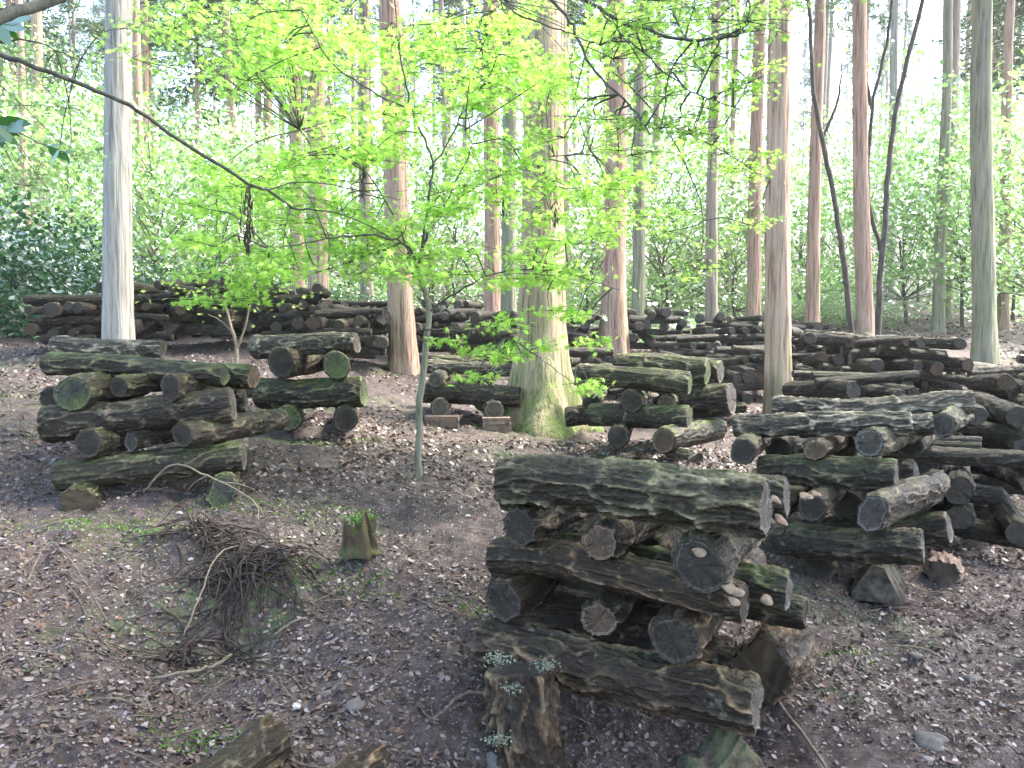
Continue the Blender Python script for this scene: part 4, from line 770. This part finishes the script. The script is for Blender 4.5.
# moss patches
mb = MB()
for px, d, rr, n in ((95, 3.5, .22, 900), (150, 3.4, .12, 400), (320, 3.9, .18, 500), (230, 3.9, .14, 350), (300, 5.3, .16, 500), (365, 5.6, .12, 300), (30, 6.0, .5, 1200), (70, 5.3, .3, 700), (185, 2.15, .09, 260), (275, 3.1, .13, 400), (350, 3.15, .1, 300), (478, 3.0, .07, 160), (860, 3.0, .07, 120), (540, 6.6, .45, 900), (225, 4.6, .2, 300), (40, 8, .6, 900)):
    c = on_ground(px, d); x = c.x + rng.normal(0, rr, n); y = c.y + rng.normal(0, rr * .6, n); leaves(mb, np.stack([x, y, ground(x, y) + .006], -1), rng.normal(size=(n, 3)) * .8 + [0, 0, .7], rng.uniform(.008, .022, n), LANCE, .2)
tag(mb.build('moss', MOSS_BLADE), 'patches of low green moss and sprouts on the bare ground', 'moss', kind='stuff')

def stick(pts, r0, r1, label, mat=TWIG, forks=(), name='stick', lift=.012):
    P = []
    for x, y, d, h in pts:
        p = on_ground(x, d); P.append(Vector((p.x, p.y, p.z + lift + h)))
    root = MB(); S = smooth_path(P, 6, .002); tube(root, S, np.linspace(r0, r1, len(S)), 9, 0, .06)
    for (i, dx, dy, dz) in forks:
        a = S[i]; tube(root, smooth_path([a, a + np.array([dx, dy, dz]) * .5 + rng.normal(size=3) * .008, a + np.array([dx, dy, dz])], 4), np.linspace(r1 * 1.1, r1 * .5, 9), 6, 0)
    o = root.build(name, mat); tag(o, label, 'stick', 'sticks lying on the ground'); return o
stick([(144, 0, 2.5, 0), (180, 0, 2.52, .012), (205, 0, 2.57, .015), (224, 0, 2.64, .03)], .005, .006, 'pale curved stick with a mossy tip on the ground at lower left', TWIG_PALE)
stick([(176, 0, 2.85, .02), (195, 0, 2.95, .06), (215, 0, 3.1, .07), (252, 0, 3.3, .03)], .004, .002, 'thin straight pale twig leaning over the dark roots', TWIG_PALE)
stick([(266, 0, 2.85, .02), (285, 0, 2.87, .03), (303, 0, 2.89, .03)], .005, .004, 'short pale stick poking out right of the dark roots', TWIG_PALE)
stick([(15, 0, 2.9, 0), (45, 0, 3.1, .05), (80, 0, 2.95, .03), (98, 0, 2.85, 0)], .003, .002, 'thin bent twig on the ground at the left edge')
stick([(765, 0, 2.75, .02), (800, 0, 2.5, .03), (840, 0, 2.25, .01)], .008, .005, 'dark branch on the ground right of the front stack')
stick([(140, 0, 3.9, .08), (170, 0, 3.85, .22), (205, 0, 3.8, .20), (245, 0, 3.75, .09), (262, 0, 3.7, .03)], .005, .003, 'pale dead branch with side twigs in front of the left stack', TWIG_PALE, [(8, .1, .0, .06), (14, .15, .05, -.05), (18, -.12, -.05, -.1), (12, -.1, 0, -.08), (20, .08, -.2, -.04)])
stick([(430, 0, 2.35, .0), (465, 0, 2.45, .02), (505, 0, 2.5, .01)], .006, .004, 'dark stick on the ground left of the front stack')
stick([(900, 0, 3.1, .0), (935, 0, 3.05, .01), (960, 0, 3.0, .0)], .005, .003, 'short light stick lying on the path at right', TWIG_PALE)
# exposed root clumps
def roots(px, d, n, w, label):
    c = on_ground(px, d); root = empty('root_clump', c); tag(root, label, 'roots', 'exposed root clumps'); mb = MB()
    for i in range(n):
        x, y = random.gauss(0, w * .45), random.gauss(0, w * .3); a = random.gauss(-.5, .9) if i % 3 else random.gauss(2.6, .8); h = random.uniform(.0, .09) * math.exp(-(x * x + y * y) / w / w); P = []; st = random.uniform(.02, .06)
        for k in range(7):
            P.append((x, y, gz(c.x + x, c.y + y) - c.z + h * math.sin(.3 + k * .42) + .004)); a += random.gauss(0, .38); x += st * math.cos(a); y += st * math.sin(a) * .8
        P = smooth_path(P, 3); tube(mb, P, np.linspace(random.uniform(.0018, .007), .001, len(P)), 5, 0, .1)
    mb.build('roots', ROOT, root)
roots(243, 3.08, 150, .19, 'tangle of dark roots on the bank at lower left'); roots(196, 3.32, 70, .15, 'smaller arching root clump left of the dark root tangle'); roots(190, 2.75, 40, .2, 'low matted roots at the bank foot above the curved stick')
# small rotten stump
p = on_ground(358, 3.3); st = empty('stump', p); tag(st, 'small jagged mossy rotten stump on the bank, centre left', 'stump')
mb = MB(); th = np.linspace(0, 2 * np.pi, 60, endpoint=False); zs = np.linspace(-.06, 1, 20); top = .125 + .05 * noise3(np.stack([np.cos(th) * 2.5, np.sin(th) * 2.5, 0 * th], -1), 8) + .03 * np.sin(5 * th)
V = np.array([[( .06 * (1 + .35 * math.exp(-z * 4) + .16 * math.cos(6 * t + 2 * z) + .05 * random.random()) * math.cos(t), .055 * (1 + .35 * math.exp(-z * 4) + .16 * math.cos(6 * t + 2 * z)) * math.sin(t), z * top[k]) for k, t in enumerate(th)] for z in zs])
V *= (1 + .16 * fbm(V * [45, 45, 9], 5, 3))[..., None] ** [1, 1, .3]; inner = V[-1] * [.55, .55, 1] - [0, 0, .04]; V = np.concatenate([V, inner[None]]); mb.add(V, grid_faces(21, 60)); mb.addf([[20 * 60 + k for k in range(60)]], 0); mb.build('stump_wood', ROT_WOOD, st)
mb = MB(); C = rng.normal(size=(160, 3)) * [.03, .025, .012] + [.01, 0, .15]; leaves(mb, C, rng.normal(size=C.shape) + [0, 0, 1], rng.uniform(.01, .022, 160), OVAL); mb.build('moss_tuft', MOSS_BLADE, st)
# individual stones
for i, (px, d, s, lab) in enumerate([(945, 2.38, .045, 'angular grey stone at the bottom right corner'), (350, 2.35, .028, 'pale stone in the pebbly ground right of the fallen log'), (925, 3.0, .02, 'whitish stone on the path, right side'), (505, 2.25, .05, 'rounded stone at the foot of the front stack'), (985, 2.9, .03, 'yellowish stone on the path near the right edge'), (318, 2.45, .02, 'small flat stone above the fallen log')]):
    p = on_ground(px, d); lump('stone', p + Vector((0, 0, s * .2)), (s * 1.2, s, s * .6), lab, 'stone', ROCK, 30 + i, 'stones on the ground', 12, .3)

# ------------------------------------------------------------------ unseen cedars added around the camera so their crowns shade the foreground
for i, (x, y) in enumerate([(-3.2, -2.5), (6.9, 3.4), (8.6, 5.2), (-5.6, 1.0), (9.4, 2.6), (-8, 6.5), (7.6, 1.2), (5.6, -.6), (1.5, -4), (10.5, 4.4)]):
    cedar(0, 1, 1, CEDARS[i % 3], 'unseen cedar added behind or beside the camera to shade the foreground', pos=Vector((x, y, gz(x, y))), near=False, seed=2000 + i, cs=1.5, H=22, group='unseen shade cedars added around the camera').name = 'cedar_tree'

# ------------------------------------------------------------------ air
HAZE = 0.0011
if HAZE:
    me = bpy.data.meshes.new('haze'); x, y0, y1, z0, z1 = 170, -8, 134, -4, 52
    vs = [(-x, y0, z0), (x, y0, z0), (x, y1, z0), (-x, y1, z0), (-x, y0, z1), (x, y0, z1), (x, y1, z1), (-x, y1, z1)]
    me.from_pydata(vs, [], [(0, 3, 2, 1), (4, 5, 6, 7), (0, 1, 5, 4), (1, 2, 6, 5), (2, 3, 7, 6), (3, 0, 4, 7)])
    m = bpy.data.materials.new('haze_air'); m.use_nodes = True; t = m.node_tree; t.nodes.clear(); o = t.nodes.new('ShaderNodeOutputMaterial'); v = t.nodes.new('ShaderNodeVolumePrincipled')
    v.inputs['Color'].default_value = (.93, .97, 1, 1); v.inputs['Density'].default_value = HAZE; v.inputs['Anisotropy'].default_value = .3; t.links.new(v.outputs[0], o.inputs['Volume'])
    me.materials.append(m); h = link('haze', me); h['kind'] = 'stuff'; h['label'] = 'thin pale haze hanging in the forest air'; h['category'] = 'haze'

# ------------------------------------------------------------------ light
SUN_EL, SUN_AZ = R(56), R(72)      # azimuth: clockwise from +Y (in front of the camera)
w = bpy.data.worlds.new('World'); scene.world = w; w.use_nodes = True; nt = w.node_tree
bg = nt.nodes['Background']; sky = nt.nodes.new('ShaderNodeTexSky'); sky.sky_type = 'NISHITA'; sky.sun_disc = False; sky.sun_elevation = SUN_EL; sky.sun_rotation = SUN_AZ; sky.air_density = 1.0; sky.dust_density = 3; sky.ozone_density = 1
nt.links.new(sky.outputs[0], bg.inputs[0]); bg.inputs[1].default_value = .15
sd = bpy.data.lights.new('sun', 'SUN'); sd.energy = 3.0; sd.angle = R(14); sd.color = (1, .96, .88); so = bpy.data.objects.new('sun', sd); COL.objects.link(so)
dv = Vector((math.sin(SUN_AZ) * math.cos(SUN_EL), math.cos(SUN_AZ) * math.cos(SUN_EL), math.sin(SUN_EL))); so.rotation_euler = (-dv).to_track_quat('-Z', 'Y').to_euler()
scene.view_settings.view_transform = 'Standard'; scene.view_settings.look = 'None'; scene.view_settings.gamma = 1; scene.view_settings.exposure = 3.0
scene.cycles.max_bounces = 7; scene.cycles.diffuse_bounces = 4; scene.cycles.transmission_bounces = 4; scene.cycles.volume_bounces = 1; scene.cycles.transparent_max_bounces = 4
scene.cycles.use_denoising = True; scene.cycles.use_adaptive_sampling = True; scene.cycles.adaptive_threshold = .02
